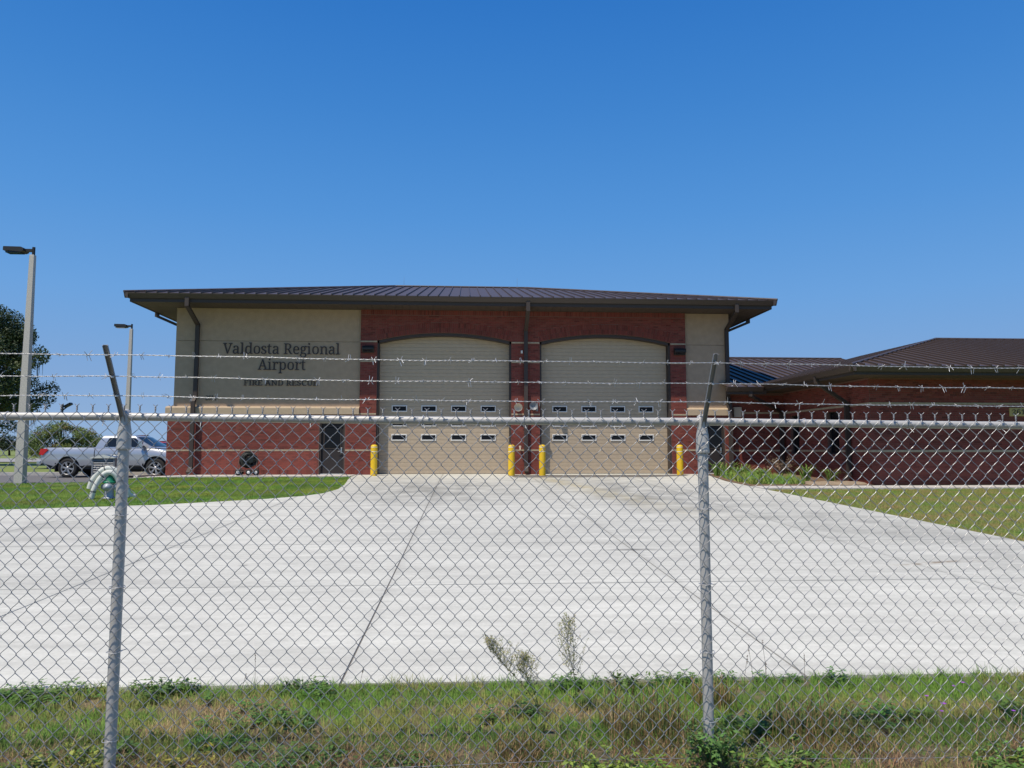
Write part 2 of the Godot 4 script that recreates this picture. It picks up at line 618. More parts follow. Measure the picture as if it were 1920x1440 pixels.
func sky_texture() -> ImageTexture:  # clear air: one tone for every height above the horizon
	var stops := [[-90.0, Color(0.30, 0.32, 0.25)], [-4.0, Color(0.46, 0.50, 0.46)], [0.0, Color8(152, 180, 214)], [5.2, Color8(130, 168, 215)], [10.9, Color8(108, 162, 221)], [17.3, Color8(85, 148, 216)], [24.8, Color8(65, 132, 206)], [32.2, Color8(49, 118, 197)], [55.0, Color8(36, 98, 178)], [90.0, Color8(30, 86, 164)]]
	var rows := 1024
	var im := Image.create(16, rows, false, Image.FORMAT_RGBF)
	for y in rows:
		var el := 90.0 - 180.0 * (y + 0.5) / rows
		var c: Color = stops[-1][1]
		for k in stops.size() - 1:
			if el >= stops[k][0] and el <= stops[k + 1][0]:
				c = (stops[k][1] as Color).lerp(stops[k + 1][1], (el - stops[k][0]) / (stops[k + 1][0] - stops[k][0]))
		c = c.srgb_to_linear()
		for x in 16:
			im.set_pixel(x, y, c)
	return ImageTexture.create_from_image(im)

func setting() -> void:
	var b := MB.new()
	var xs := [-700.0, -250.0, -100.0, -60.0, -30.0, -13.2, -12.8, -12.4, -12.0, -11.6, 0.0, 15.0, 40.0, 100.0, 250.0, 700.0]
	var zs := [40.0, 5.0, -5.5, -15.0, -22.0, -29.0, -31.0, -31.5, -32.0, -32.5, -33.0, -45.0, -70.0, -120.0, -250.0, -500.0, -1000.0]
	for q in xs.size() - 1:
		for w in zs.size() - 1:
			var p := func(x: float, z: float) -> Vector3: return Vector3(x, h(x, z) - 0.07, z)
			b.quad(p.call(xs[q], zs[w]), p.call(xs[q + 1], zs[w]), p.call(xs[q + 1], zs[w + 1]), p.call(xs[q], zs[w + 1]))
	struct("ground", b.mesh(), M.field_grass)
	struct("verge_ground", sheet(-9, 12, -5.75, 3.0, 1.0, -0.02), M.verge_soil)
	# lawns
	var left := PackedVector2Array([Vector2(-40, -13.2), Vector2(-20, -15.6), Vector2(-10.24, -17.3), Vector2(-7.2, -18.2), Vector2(-5.05, -19.6), Vector2(-4.3, -20.4), Vector2(-3.93, -21.2), Vector2(-3.75, -22.6), Vector2(-3.85, -24.5), Vector2(-4.1, -26.8), Vector2(-4.25, -28.6)])
	var lawn := PackedVector2Array(left)
	lawn.append_array(PackedVector2Array([Vector2(-11.7, -28.6), Vector2(-12.2, -28.1), Vector2(-12.6, -27.3), Vector2(-40, -26.9)]))
	grid_sheet("lawn", lawn, -0.035, M.lawn_soil)
	grid_sheet("lawn", PackedVector2Array([Vector2(9.06, -5.1), Vector2(40, -5.1), Vector2(40, -22.35), Vector2(9.06, -22.35)]), -0.035, M.lawn_soil)
	# concrete apron: slabs between sawn joints
	var apron := PackedVector2Array()
	for k in range(left.size()):
		apron.append(left[k])
	apron.append_array(PackedVector2Array([Vector2(-4.3, -30.63), Vector2(9.75, -30.63), Vector2(9.45, -28.6), Vector2(9.0, -25.4), Vector2(9.0, -5.428), Vector2(-40, -5.82)]))
	var filler := Node3D.new()
	put(self, filler, "apron")
	filler.set_meta("kind", "structure")
	var jx := [-40.0, -29.0, -25.5, -22.0, -18.5, -15.0, -11.42, -7.93, -4.42, -0.87, 2.5, 6.05, 10.0]
	var jz := [-5.25, -8.83, -11.95, -15.05, -17.75, -20.9, -24.0, -27.1, -31.0]
	for w in jz.size() - 1:
		var band := PackedVector2Array([Vector2(-41, jz[w]), Vector2(11, jz[w]), Vector2(11, jz[w + 1]), Vector2(-41, jz[w + 1])])
		for pc in Geometry2D.intersect_polygons(band, apron):
			part(filler, "joint_bed", slab(pc, 0.002, 0.03), M.joint)
	for q in jx.size() - 1:
		for w in jz.size() - 1:
			var g := 0.008
			var gz := 0.014
			var cell := PackedVector2Array([Vector2(jx[q] + g, jz[w] - gz), Vector2(jx[q + 1] - g, jz[w] - gz), Vector2(jx[q + 1] - g, jz[w + 1] + gz), Vector2(jx[q] + g, jz[w + 1] + gz)])
			for pc in Geometry2D.intersect_polygons(cell, apron):
				if absf(area(pc)) > 0.05:
					part(filler, "concrete_slab", slab(pc, 0.01 + rng.randf_range(-0.001, 0.001), 0.05, rng.randf_range(0.92, 1.0)), M.apron_concrete)
	# walks
	walk("walk", -12.3, -4.32, -30.19, -28.65, 1.55)
	walk("walk", 9.05, 30.0, -23.3, -22.42, 1.5)
	# parking lot, its kerb and the road beyond
	struct("parking_lot", sheet(-45, -12.35, -36.0, -27.0, 2.0, -0.04), M.asphalt)
	var kb := MB.new()
	kb.box(Vector3(-60, 0.40, -36.3), Vector3(-12.5, 0.60, -36.0))
	struct("kerb", kb.mesh(), M.walk_concrete)
	struct("road", sheet(-160, -8, -98, -72, 200.0, 0.0), M.road)
	# planting bed
	var bed := PackedVector2Array([Vector2(9.06, -23.35), Vector2(13.24, -23.6), Vector2(13.24, -30.34), Vector2(9.95, -30.34), Vector2(9.5, -28.6), Vector2(9.06, -25.4)])
	struct("planting_bed", slab(bed, 0.012, 0.05), M.bed_soil)
	var pile := MB.new()
	for k in 9:
		var c := Vector3(12.9 - k * 0.19, h(0, -24.6) + 0.0, -24.15 - 0.2 * sin(k * 1.7))
		pile.lathe([Vector2(0.42, -0.02), Vector2(0.3, 0.045), Vector2(0.12, 0.075), Vector2(0.001, 0.085)], 9, Transform3D(Basis().rotated(Vector3.UP, k), c))
	stuff(part(self, "sand", pile.mesh(), M.sand))

func area(p: PackedVector2Array) -> float:
	var s := 0.0
	for k in p.size():
		s += p[k].cross(p[(k + 1) % p.size()])
	return s / 2.0

func grid_sheet(called: String, pts: PackedVector2Array, lift: float, m: Material) -> void:  # an outline laid on the slope of the ground
	var b := MB.new()
	for q in range(-20, 21):
		for w in range(-10, -2):
			var zs := [w * 3.0, minf(w * 3.0 + 3.0, 0.0)]
			var cell := PackedVector2Array([Vector2(q * 2.4, zs[0]), Vector2(q * 2.4 + 2.4, zs[0]), Vector2(q * 2.4 + 2.4, zs[1]), Vector2(q * 2.4, zs[1])])
			for pc in Geometry2D.intersect_polygons(cell, pts):
				var id := Geometry2D.triangulate_polygon(pc)
				for k in range(0, id.size(), 3):
					var a := pc[id[k]]
					var g := pc[id[k + 1]]
					var d := pc[id[k + 2]]
					if (g - a).cross(d - a) > 0:
						var s := g
						g = d
						d = s
					b.tri(Vector3(a.x, h(a.x, a.y) + lift, a.y), Vector3(g.x, h(g.x, g.y) + lift, g.y), Vector3(d.x, h(d.x, d.y) + lift, d.y))
	struct(called, b.mesh(), m)

func walk(called: String, x0: float, x1: float, z0: float, z1: float, step: float) -> void:
	var o := Node3D.new()
	put(self, o, called)
	o.set_meta("kind", "structure")
	var n := int((x1 - x0) / step)
	for k in n:
		var a := lerpf(x0, x1, k / float(n)) + 0.005
		var b := lerpf(x0, x1, (k + 1) / float(n)) - 0.005
		part(o, "concrete_slab", slab(PackedVector2Array([Vector2(a, z0), Vector2(b, z0), Vector2(b, z1), Vector2(a, z1)]), 0.015 + rng.randf_range(-0.002, 0.002), 0.09), M.walk_concrete)

# ---------------------------------------------------------------- fire station
func station() -> void:
	var s := thing("fire_station", Vector3(-0.3, BY, ZF), "brick and tan stucco fire station with two arched truck bays and a brown metal roof", "fire station")
	var zb := ZF - 0.43
	var spring := 6.05
	var half := 2.71
	var rise := 0.33
	var rad := (half * half + rise * rise) / (2.0 * rise)
	var cen := [-0.84, 5.75]
	var yc := spring + rise - rad
	# brick body (mortar) with its openings
	var w := MB.new()
	for r in [[-11.69, -5.78, 0.4, 3.04], [-5.78, -4.78, 2.81, 3.04], [-4.78, -4.22, 0.4, 3.04], [-4.22, -3.55, 0.4, 7.31], [1.87, 3.04, 0.4, 7.31], [8.46, 9.11, 0.4, 7.31], [9.11, 9.86, 0.4, 3.04], [9.86, 10.68, 2.81, 3.04], [10.68, 11.0, 0.4, 3.04]]:
		w.box(Vector3(r[0], r[2], zb - 0.3), Vector3(r[1], r[3], ZF))
	for cx in cen:
		for k in 24:
			var a: float = lerpf(-half, half, k / 24.0)
			var b: float = lerpf(-half, half, (k + 1) / 24.0)
			var ya := yc + sqrt(rad * rad - a * a)
			var yb := yc + sqrt(rad * rad - b * b)
			w.quad(Vector3(cx + a, ya, ZF), Vector3(cx + b, yb, ZF), Vector3(cx + b, 7.31, ZF), Vector3(cx + a, 7.31, ZF))
			w.quad(Vector3(cx + a, ya, zb - 0.3), Vector3(cx + b, yb, zb - 0.3), Vector3(cx + b, yb, ZF), Vector3(cx + a, ya, ZF))
	var wall := part(s, "brick_wall", w.mesh(), M.mortar, true)
	var f := Transform3D(Basis(), Vector3(0, 0, ZF))
	var arch_gap := func(v: float) -> Array:
		var out := []
		var at := -4.22
		for cx in cen:
			var q := v - yc
			var hw := 0.0
			if v < spring:
				hw = half
			elif q < rad + 0.41:
				hw = minf(sqrt((rad + 0.41) * (rad + 0.41) - q * q), half + (v - spring) * 0.23)
			if hw > 0.02:
				out.append([at, cx - hw])
				at = cx + hw
		out.append([at, 9.11])
		return out
	var low := func(v: float) -> Array: return [[-11.69, -5.80], [-4.76, -4.22]] if v < 2.83 else [[-11.69, -4.22]]
	var bricks := courses(BY + 0.2, 2.96, low)
	bricks.append_array(courses(BY + 0.2, 7.1, arch_gap))
	bricks.append_array(courses(BY + 0.2, 2.96, func(v: float) -> Array: return [[9.11, 9.84], [10.70, 11.0]] if v < 2.83 else [[9.11, 11.0]]))
	bricks = single_bricks(wall, f, bricks, func(b: Array) -> bool: return b[0] > -10.4 and b[0] < -5.9 and b[1] < 1.59, 300)
	for r in [[-11.69, -5.80], [-4.76, -3.56], [1.88, 3.03], [8.47, 9.84], [10.70, 11.0]]:
		bricks.append_array(soldiers(r[0], r[1], BY + 0.005))
	bricks.append_array(soldiers(-4.22, 9.11, 7.105))
	bricks.append_array(soldiers(-11.69, -5.8, 2.845))
	bricks.append_array(soldiers(-4.76, -4.22, 2.845))
	bricks.append_array(soldiers(9.11, 11.0, 2.845))
	var bm := MB.new()
	lay(bm, f, bricks, rng)
	for cx in cen:
		var lim := asin(half / rad)
		var n := 72
		for ring in 2:
			for k in n:
				var a := lerpf(-lim, lim, (k + 0.5) / n)
				var r := rad + 0.105 + ring * 0.205
				var x := Transform3D(Basis(Vector3.FORWARD, a), Vector3(cx + r * sin(a), yc + r * cos(a), ZF + 0.001 + rng.randf_range(-0.002, 0.003)))
				bm.xbox(x, Vector3(2.0 * lim * r / n - 0.010, 0.195, 0.03), brick_color(rng).darkened(0.08), false)
	stuff(part(wall, "brickwork", bm.mesh(), M.brick))
	# cast stone courses
	for y in [1.59]:
		for r in [[-11.70, -5.80], [-4.76, -3.56], [1.88, 3.03], [8.47, 9.84], [10.70, 11.01]]:
			string(s, r[0], r[1], y, 0.062)
	for y in [3.04, 5.17, 5.97]:
		for r in [[-4.23, -3.56], [1.88, 3.03], [8.47, 9.12]]:
			string(s, r[0], r[1], y, 0.062)
	# stucco panels above the ledge, with the ledge itself
	for r in [[-11.53, -4.22], [9.11, 11.0]]:
		for y in [[3.04, 5.985], [5.997, 7.31]]:
			var m := MB.new()
			m.cbox(Vector3(r[0], y[0], ZF - 0.6), Vector3(r[1], y[1], ZF - 0.12), 0.004)
			part(s, "stucco_panel", m.mesh(), M.stucco, true)
	for r in [[-11.76, -4.23], [9.12, 10.98]]:
		var m := MB.new()
		var x := Transform3D(Basis(Vector3(0, 0, -1), Vector3.UP, Vector3.RIGHT), Vector3(r[1], 0, 0))
		m.poly(PackedVector2Array([Vector2(-ZF - 0.09, 3.05), Vector2(-ZF - 0.09, 3.29), Vector2(-ZF - 0.06, 3.325), Vector2(-ZF + 0.119, 3.37), Vector2(-ZF + 0.119, 3.05)]), x, r[1] - r[0])
		var y := Transform3D(Basis(Vector3(0, 0, 1), Vector3.UP, Vector3.LEFT), Vector3(r[0], 0, 0))
		m.poly(PackedVector2Array([Vector2(ZF + 0.09, 3.05), Vector2(ZF + 0.09, 3.29), Vector2(ZF + 0.06, 3.325), Vector2(ZF - 0.119, 3.37), Vector2(ZF - 0.119, 3.05)]), y, 0)
		part(s, "ledge", m.mesh(), M.band, true)
	# side and rear walls
	var sw := MB.new()
	sw.box(Vector3(-11.69, 0.4, -46.2), Vector3(-11.4, 3.04, zb - 0.3))
	sw.box(Vector3(10.7, 0.4, -46.2), Vector3(11.0, 3.04, zb - 0.3))
	sw.box(Vector3(-11.4, 0.4, -46.2), Vector3(10.7, 7.3, -45.9))
	part(s, "side_wall", sw.mesh(), M.brick_tone_0, true)
	var su := MB.new()
	su.box(Vector3(-11.53, 3.04, -46.19), Vector3(-11.3, 7.31, ZF - 0.6))
	su.box(Vector3(10.75, 3.04, -46.19), Vector3(11.0, 7.31, ZF - 0.6))
	part(s, "side_stucco", su.mesh(), M.stucco, true)
	# roof
	var xl := -12.99
	var xr := 12.5
	var zE := -28.87
	var yE := 7.62
	var deep := 9.36
	var roof := MB.new()
	var ra := Vector3(xl + deep, yE + 0.256 * deep, zE - deep)
	var rb := Vector3(xr - deep, yE + 0.256 * deep, zE - deep)
	var zB := zE - 2 * deep
	roof.tri(Vector3(xl, yE, zB), Vector3(xl, yE, zE), ra)
	roof.tri(Vector3(xr, yE, zE), Vector3(xr, yE, zB), rb)
	roof.quad(Vector3(xr, yE, zB), Vector3(xl, yE, zB), ra, rb)
	var rp := part(s, "roof", roof.mesh(), M.roof_metal, true)
	roof_slope(rp, Vector3(xl, yE, zE), Vector3.RIGHT, Vector3.FORWARD, 0.256, xr - xl, true, true, deep)
	for e in [[Vector3(xl, yE, zE), ra], [ra, rb], [rb, Vector3(xr, yE, zE)]]:
		var m := MB.new()
		m.tube(PackedVector3Array([e[0] + Vector3(0, 0.03, 0), e[1] + Vector3(0, 0.03, 0)]), 0.05, 0.05, 8)
		part(rp, "ridge_cap", m.mesh(), M.roof_metal)
	for x in [-3.18, 2.67]:
		var m := MB.new()
		m.tube(PackedVector3Array([Vector3(x, 9.95, -38.2), Vector3(x, 10.55, -38.2)]), 0.012, 0.005, 5)
		part(rp, "lightning_rod", m.mesh(), M.silver)
	part(s, "gutter", gutter(Vector3(xl, 7.6, zE), Vector3(xr, 7.6, zE), Vector3.BACK), M.trim_brown, true)
	part(s, "gutter", gutter(Vector3(xl, 7.6, zB), Vector3(xl, 7.6, zE), Vector3.LEFT), M.trim_brown, true)
	part(s, "gutter", gutter(Vector3(xr, 7.6, zE), Vector3(xr, 7.6, zB), Vector3.RIGHT), M.trim_brown, true)
	var fa := MB.new()
	fa.box(Vector3(xl + 0.17, 7.29, zE - 0.22), Vector3(xr - 0.17, 7.5, zE - 0.165))
	fa.box(Vector3(xl + 0.17, 7.29, zB), Vector3(xl + 0.22, 7.5, zE - 0.22))
	fa.box(Vector3(xr - 0.22, 7.29, zB), Vector3(xr - 0.17, 7.5, zE - 0.22))
	part(s, "fascia", fa.mesh(), M.brown_metal, true)
	var sf := MB.new()
	sf.box(Vector3(xl + 0.22, 7.345, zB), Vector3(xr - 0.22, 7.37, zE - 0.22))
	var sp := part(s, "soffit", sf.mesh(), M.brown_metal, true)
	soffit(sp, xl + 0.22, xr - 0.22, -30.33, zE - 0.22, 7.312, true)
	soffit(sp, xl + 0.22, -11.53, -38.0, -30.335, 7.312, false)
	soffit(sp, 11.0, xr - 0.22, -38.0, -30.335, 7.312, false)
	# downspouts
	for x in [-10.66, 10.86]:
		part(s, "downspout", duct([Vector3(x, 7.45, -28.98), Vector3(x, 7.16, -28.98), Vector3(x, 6.62, -30.2), Vector3(x, 3.75, -30.2), Vector3(x, 3.52, -30.0), Vector3(x, 0.95, -30.0), Vector3(x, 0.76, -29.75)]), M.brown_metal, true)
	part(s, "downspout", duct([Vector3(2.46, 7.45, -28.98), Vector3(2.46, 7.12, -28.98), Vector3(2.46, 6.5, -30.1), Vector3(2.46, 0.95, -30.1), Vector3(2.46, 0.76, -29.85)]), M.brown_metal, true)
	for k in [[-12.86, -11.62], [12.37, 11.09]]:
		part(s, "downspout", duct([Vector3(k[0], 7.45, -31.7), Vector3(k[0], 7.2, -31.7), Vector3(k[1], 6.66, -31.7), Vector3(k[1], 0.8, -31.7)]), M.brown_metal, true)
	# truck bay doors
	for k in 2:
		truck_bay(s, cen[k], zb, half, spring, rad, yc)
	door(s, -5.78, -4.78, 2.81, ZF)
	door(s, 9.86, 10.68, 2.81, ZF)
	# lamps, horn and small fittings on the piers
	for x in [-3.9, 8.83]:
		var m := MB.new()
		var sx := Transform3D(Basis(Vector3(0, 0, -1), Vector3.UP, Vector3.RIGHT), Vector3(x + 0.23, 0, 0))
		m.poly(PackedVector2Array([Vector2(-ZF, 5.54), Vector2(-ZF - 0.10, 5.54), Vector2(-ZF - 0.26, 5.66), Vector2(-ZF - 0.26, 5.72), Vector2(-ZF - 0.2, 5.8), Vector2(-ZF, 5.82)]), sx, 0.46)
		m.poly(PackedVector2Array([Vector2(-ZF, 5.54), Vector2(-ZF - 0.10, 5.54), Vector2(-ZF - 0.26, 5.66), Vector2(-ZF - 0.26, 5.72), Vector2(-ZF - 0.2, 5.8), Vector2(-ZF, 5.82)]), Transform3D(sx.basis, sx.origin - Vector3(0.46, 0, 0)), 0)
		var o := part(s, "wall_lamp", m.mesh(), M.black, true)
		var lens := MB.new()
		lens.quad(Vector3(x - 0.19, 5.545, ZF + 0.105), Vector3(x + 0.19, 5.545, ZF + 0.105), Vector3(x + 0.19, 5.645, ZF + 0.246), Vector3(x - 0.19, 5.645, ZF + 0.246))
		part(o, "lens", lens.mesh(), M.auto_glass)
	var horn := MB.new()
	horn.lathe([Vector2(0.02, -0.02), Vector2(0.05, 0.02), Vector2(0.06, 0.12), Vector2(0.10, 0.2), Vector2(0.17, 0.26), Vector2(0.165, 0.265), Vector2(0.06, 0.2), Vector2(0.0, 0.19)], 18, Transform3D(Basis(Vector3.RIGHT, PI / 2 + 0.3), Vector3(2.14, 3.42, ZF + 0.02)))
	horn.box(Vector3(2.08, 3.22, ZF), Vector3(2.2, 3.36, ZF + 0.09))
	part(s, "horn", horn.mesh(), M.beige, true)
	var siren := MB.new()
	siren.lathe([Vector2(0.03, -0.02), Vector2(0.09, 0.02), Vector2(0.1, 0.1), Vector2(0.17, 0.22), Vector2(0.165, 0.225), Vector2(0.05, 0.13), Vector2(0.0, 0.16)], 18, Transform3D(Basis(Vector3.RIGHT, PI / 2 - 0.1), Vector3(2.76, 3.38, ZF + 0.02)))
	siren.box(Vector3(2.86, 3.2, ZF), Vector3(2.95, 3.52, ZF + 0.08))
	part(s, "siren", siren.mesh(), M.grey_paint, true)
	var pb := MB.new()
	pb.cbox(Vector3(2.26, 5.56, ZF), Vector3(2.34, 5.68, ZF + 0.05), 0.01)
	part(s, "sensor_box", pb.mesh(), M.white_frame, true)
	var tap := MB.new()
	tap.tube(PackedVector3Array([Vector3(2.22, 1.72, ZF), Vector3(2.22, 1.72, ZF + 0.12), Vector3(2.22, 1.62, ZF + 0.17)]), 0.028, 0.022, 8)
	tap.lathe([Vector2(0.0, 0), Vector2(0.05, 0.005), Vector2(0.05, 0.02), Vector2(0.0, 0.025)], 10, Transform3D(Basis(Vector3.RIGHT, PI / 2), Vector3(2.22, 1.76, ZF + 0.08)))
	part(s, "tap", tap.mesh(), M.beige, true)
	# lettering
	lettering(s, "Valdosta Regional", -9.68, -5.05, 5.47, 0.43, ZF - 0.118, M.letter)
	lettering(s, "Airport", -8.29, -6.40, 4.83, 0.43, ZF - 0.118, M.letter)
	lettering(s, "FIRE AND RESCUE", -8.83, -5.90, 4.20, 0.21, ZF - 0.118, M.letter)
	lettering(s, "2614", -10.30, -9.86, 3.60, 0.19, ZF - 0.118, M.letter, 0.02)

func string(parent: Node3D, x0: float, x1: float, y: float, hh: float) -> void:
	var m := MB.new()
	m.cbox(Vector3(x0, y, ZF - 0.02), Vector3(x1, y + hh, ZF + 0.014), 0.004)
	part(parent, "stone_course", m.mesh(), M.stone, true)

func truck_bay(s: Node3D, cx: float, zb: float, half: float, spring: float, rad: float, yc: float) -> void:
	# frame lining the opening
	var fr := MB.new()
	var t := 0.07
	for e in [-1, 1]:
		var a: float = cx + e * half
		fr.box(Vector3(minf(a, a - e * t), 0.6, zb - 0.02), Vector3(maxf(a, a - e * t), spring + 0.02, ZF - 0.05))
	for k in 24:
		var a := lerpf(-half, half, k / 24.0)
		var b := lerpf(-half, half, (k + 1) / 24.0)
		var ya := yc + sqrt(rad * rad - a * a)
		var yb := yc + sqrt(rad * rad - b * b)
		fr.quad(Vector3(cx + a, ya - 0.11, ZF - 0.05), Vector3(cx + b, yb - 0.11, ZF - 0.05), Vector3(cx + b, yb - 0.001, ZF - 0.05), Vector3(cx + a, ya - 0.001, ZF - 0.05))
		fr.quad(Vector3(cx + a, ya - 0.11, zb - 0.02), Vector3(cx + b, yb - 0.11, zb - 0.02), Vector3(cx + b, yb - 0.11, ZF - 0.05), Vector3(cx + a, ya - 0.11, ZF - 0.05))
	part(s, "bay_frame", fr.mesh(), M.brown_metal, true)
	var back := MB.new()
	back.box(Vector3(cx - half, 0.6, zb - 0.12), Vector3(cx + half, 6.7, zb - 0.05))
	var d := part(s, "bay_door", back.mesh(), M.door_metal, true)
	# ribs of the sectional leaf, two to a foot
	var rib := MB.new()
	var rh := 0.1524
	var w := half - 0.06
	var pr := [[0.0, -0.006], [0.012, 0.0], [0.07, 0.001], [0.142, 0.0], [rh - 0.003, -0.007], [rh - 0.0005, -0.016]]
	for k in pr.size() - 1:
		rib.quad(Vector3(-w, pr[k][0], pr[k][1]), Vector3(w, pr[k][0], pr[k][1]), Vector3(w, pr[k + 1][0], pr[k + 1][1]), Vector3(-w, pr[k + 1][0], pr[k + 1][1]))
	rib.quad(Vector3(-w, 0, -0.05), Vector3(w, 0, -0.05), Vector3(w, 0, -0.005), Vector3(-w, 0, -0.005))
	var rm := rib.mesh()
	for k in 39:
		var o := part(d, "door_slat", rm, M.door_metal)
		o.position = Vector3(cx, 0.665 + k * rh, zb - (0.002 if k % 4 == 0 else 0.0))
	# glazed lights
	var x0 := [-2.67, -1.47, -0.26, 0.95] if cx < 2 else [3.9, 5.11, 6.32, 7.51]
	for y in [2.14, 2.72, 3.315]:
		for x in x0:
			var m := MB.new()
			var a := Vector3(x - 0.312, y - 0.132, zb - 0.02)
			var b := Vector3(x + 0.312, y + 0.132, zb + 0.03)
			var g := 0.04
			m.cbox(a, Vector3(b.x, a.y + g, b.z), 0.008)
			m.cbox(Vector3(a.x, b.y - g, a.z), b, 0.008)
			m.cbox(Vector3(a.x, a.y + g, a.z), Vector3(a.x + g, b.y - g, b.z), 0.008)
			m.cbox(Vector3(b.x - g, a.y + g, a.z), Vector3(b.x, b.y - g, b.z), 0.008)
			part(d, "window_frame", m.mesh(), M.white_frame)
			var p := MB.new()
			p.box(Vector3(a.x + g, a.y + g, zb + 0.006), Vector3(b.x - g, b.y - g, zb + 0.012))
			part(d, "pane", p.mesh(), M.glass)
	var seal := MB.new()
	seal.box(Vector3(cx - w, 0.62, zb - 0.03), Vector3(cx + w, 0.67, zb + 0.008))
	part(d, "bottom_seal", seal.mesh(), M.black)

func door(s: Node3D, x0: float, x1: float, top: float, z: float) -> void:
	var m := MB.new()
	m.box(Vector3(x0, BY, z - 0.4), Vector3(x0 + 0.06, top, z - 0.03))
	m.box(Vector3(x1 - 0.06, BY, z - 0.4), Vector3(x1, top, z - 0.03))
	m.box(Vector3(x0 + 0.06, top - 0.1, z - 0.4), Vector3(x1 - 0.06, top, z - 0.03))
	var o := part(s, "door_frame", m.mesh(), M.brown_metal, true)
	var sill := MB.new()
	sill.box(Vector3(x0 + 0.06, BY - 0.05, z - 0.3), Vector3(x1 - 0.06, BY + 0.04, z - 0.02))
	part(o, "sill", sill.mesh(), M.white_frame)
	var lf := MB.new()
	lf.cbox(Vector3(x0 + 0.065, BY + 0.045, z - 0.16), Vector3(x1 - 0.065, top - 0.105, z - 0.11), 0.006)
	var d := part(s, "door", lf.mesh(), M.dark_door, true)
	var g := MB.new()
	var c := (x0 + x1) / 2.0
	g.cbox(Vector3(c - 0.31, BY + 1.06, z - 0.112), Vector3(c + 0.31, top - 0.25, z - 0.10), 0.008)
	part(d, "window", g.mesh(), M.glass)
	var fm := MB.new()
	for e in [[c - 0.34, c + 0.34, BY + 1.03, BY + 1.06], [c - 0.34, c + 0.34, top - 0.25, top - 0.22], [c - 0.34, c - 0.31, BY + 1.06, top - 0.25], [c + 0.31, c + 0.34, BY + 1.06, top - 0.25]]:
		fm.box(Vector3(e[0], e[2], z - 0.112), Vector3(e[1], e[3], z - 0.094))
	part(d, "window_frame", fm.mesh(), M.brown_metal)
	var hd := MB.new()
	hd.cbox(Vector3(x1 - 0.17, BY + 0.86, z - 0.11), Vector3(x1 - 0.11, BY + 1.08, z - 0.092), 0.006)
	hd.tube(PackedVector3Array([Vector3(x1 - 0.14, BY + 0.93, z - 0.1), Vector3(x1 - 0.14, BY + 0.93, z - 0.05), Vector3(x1 - 0.27, BY + 0.93, z - 0.045)]), 0.012, 0.012, 8)
	part(d, "handle", hd.mesh(), M.silver)

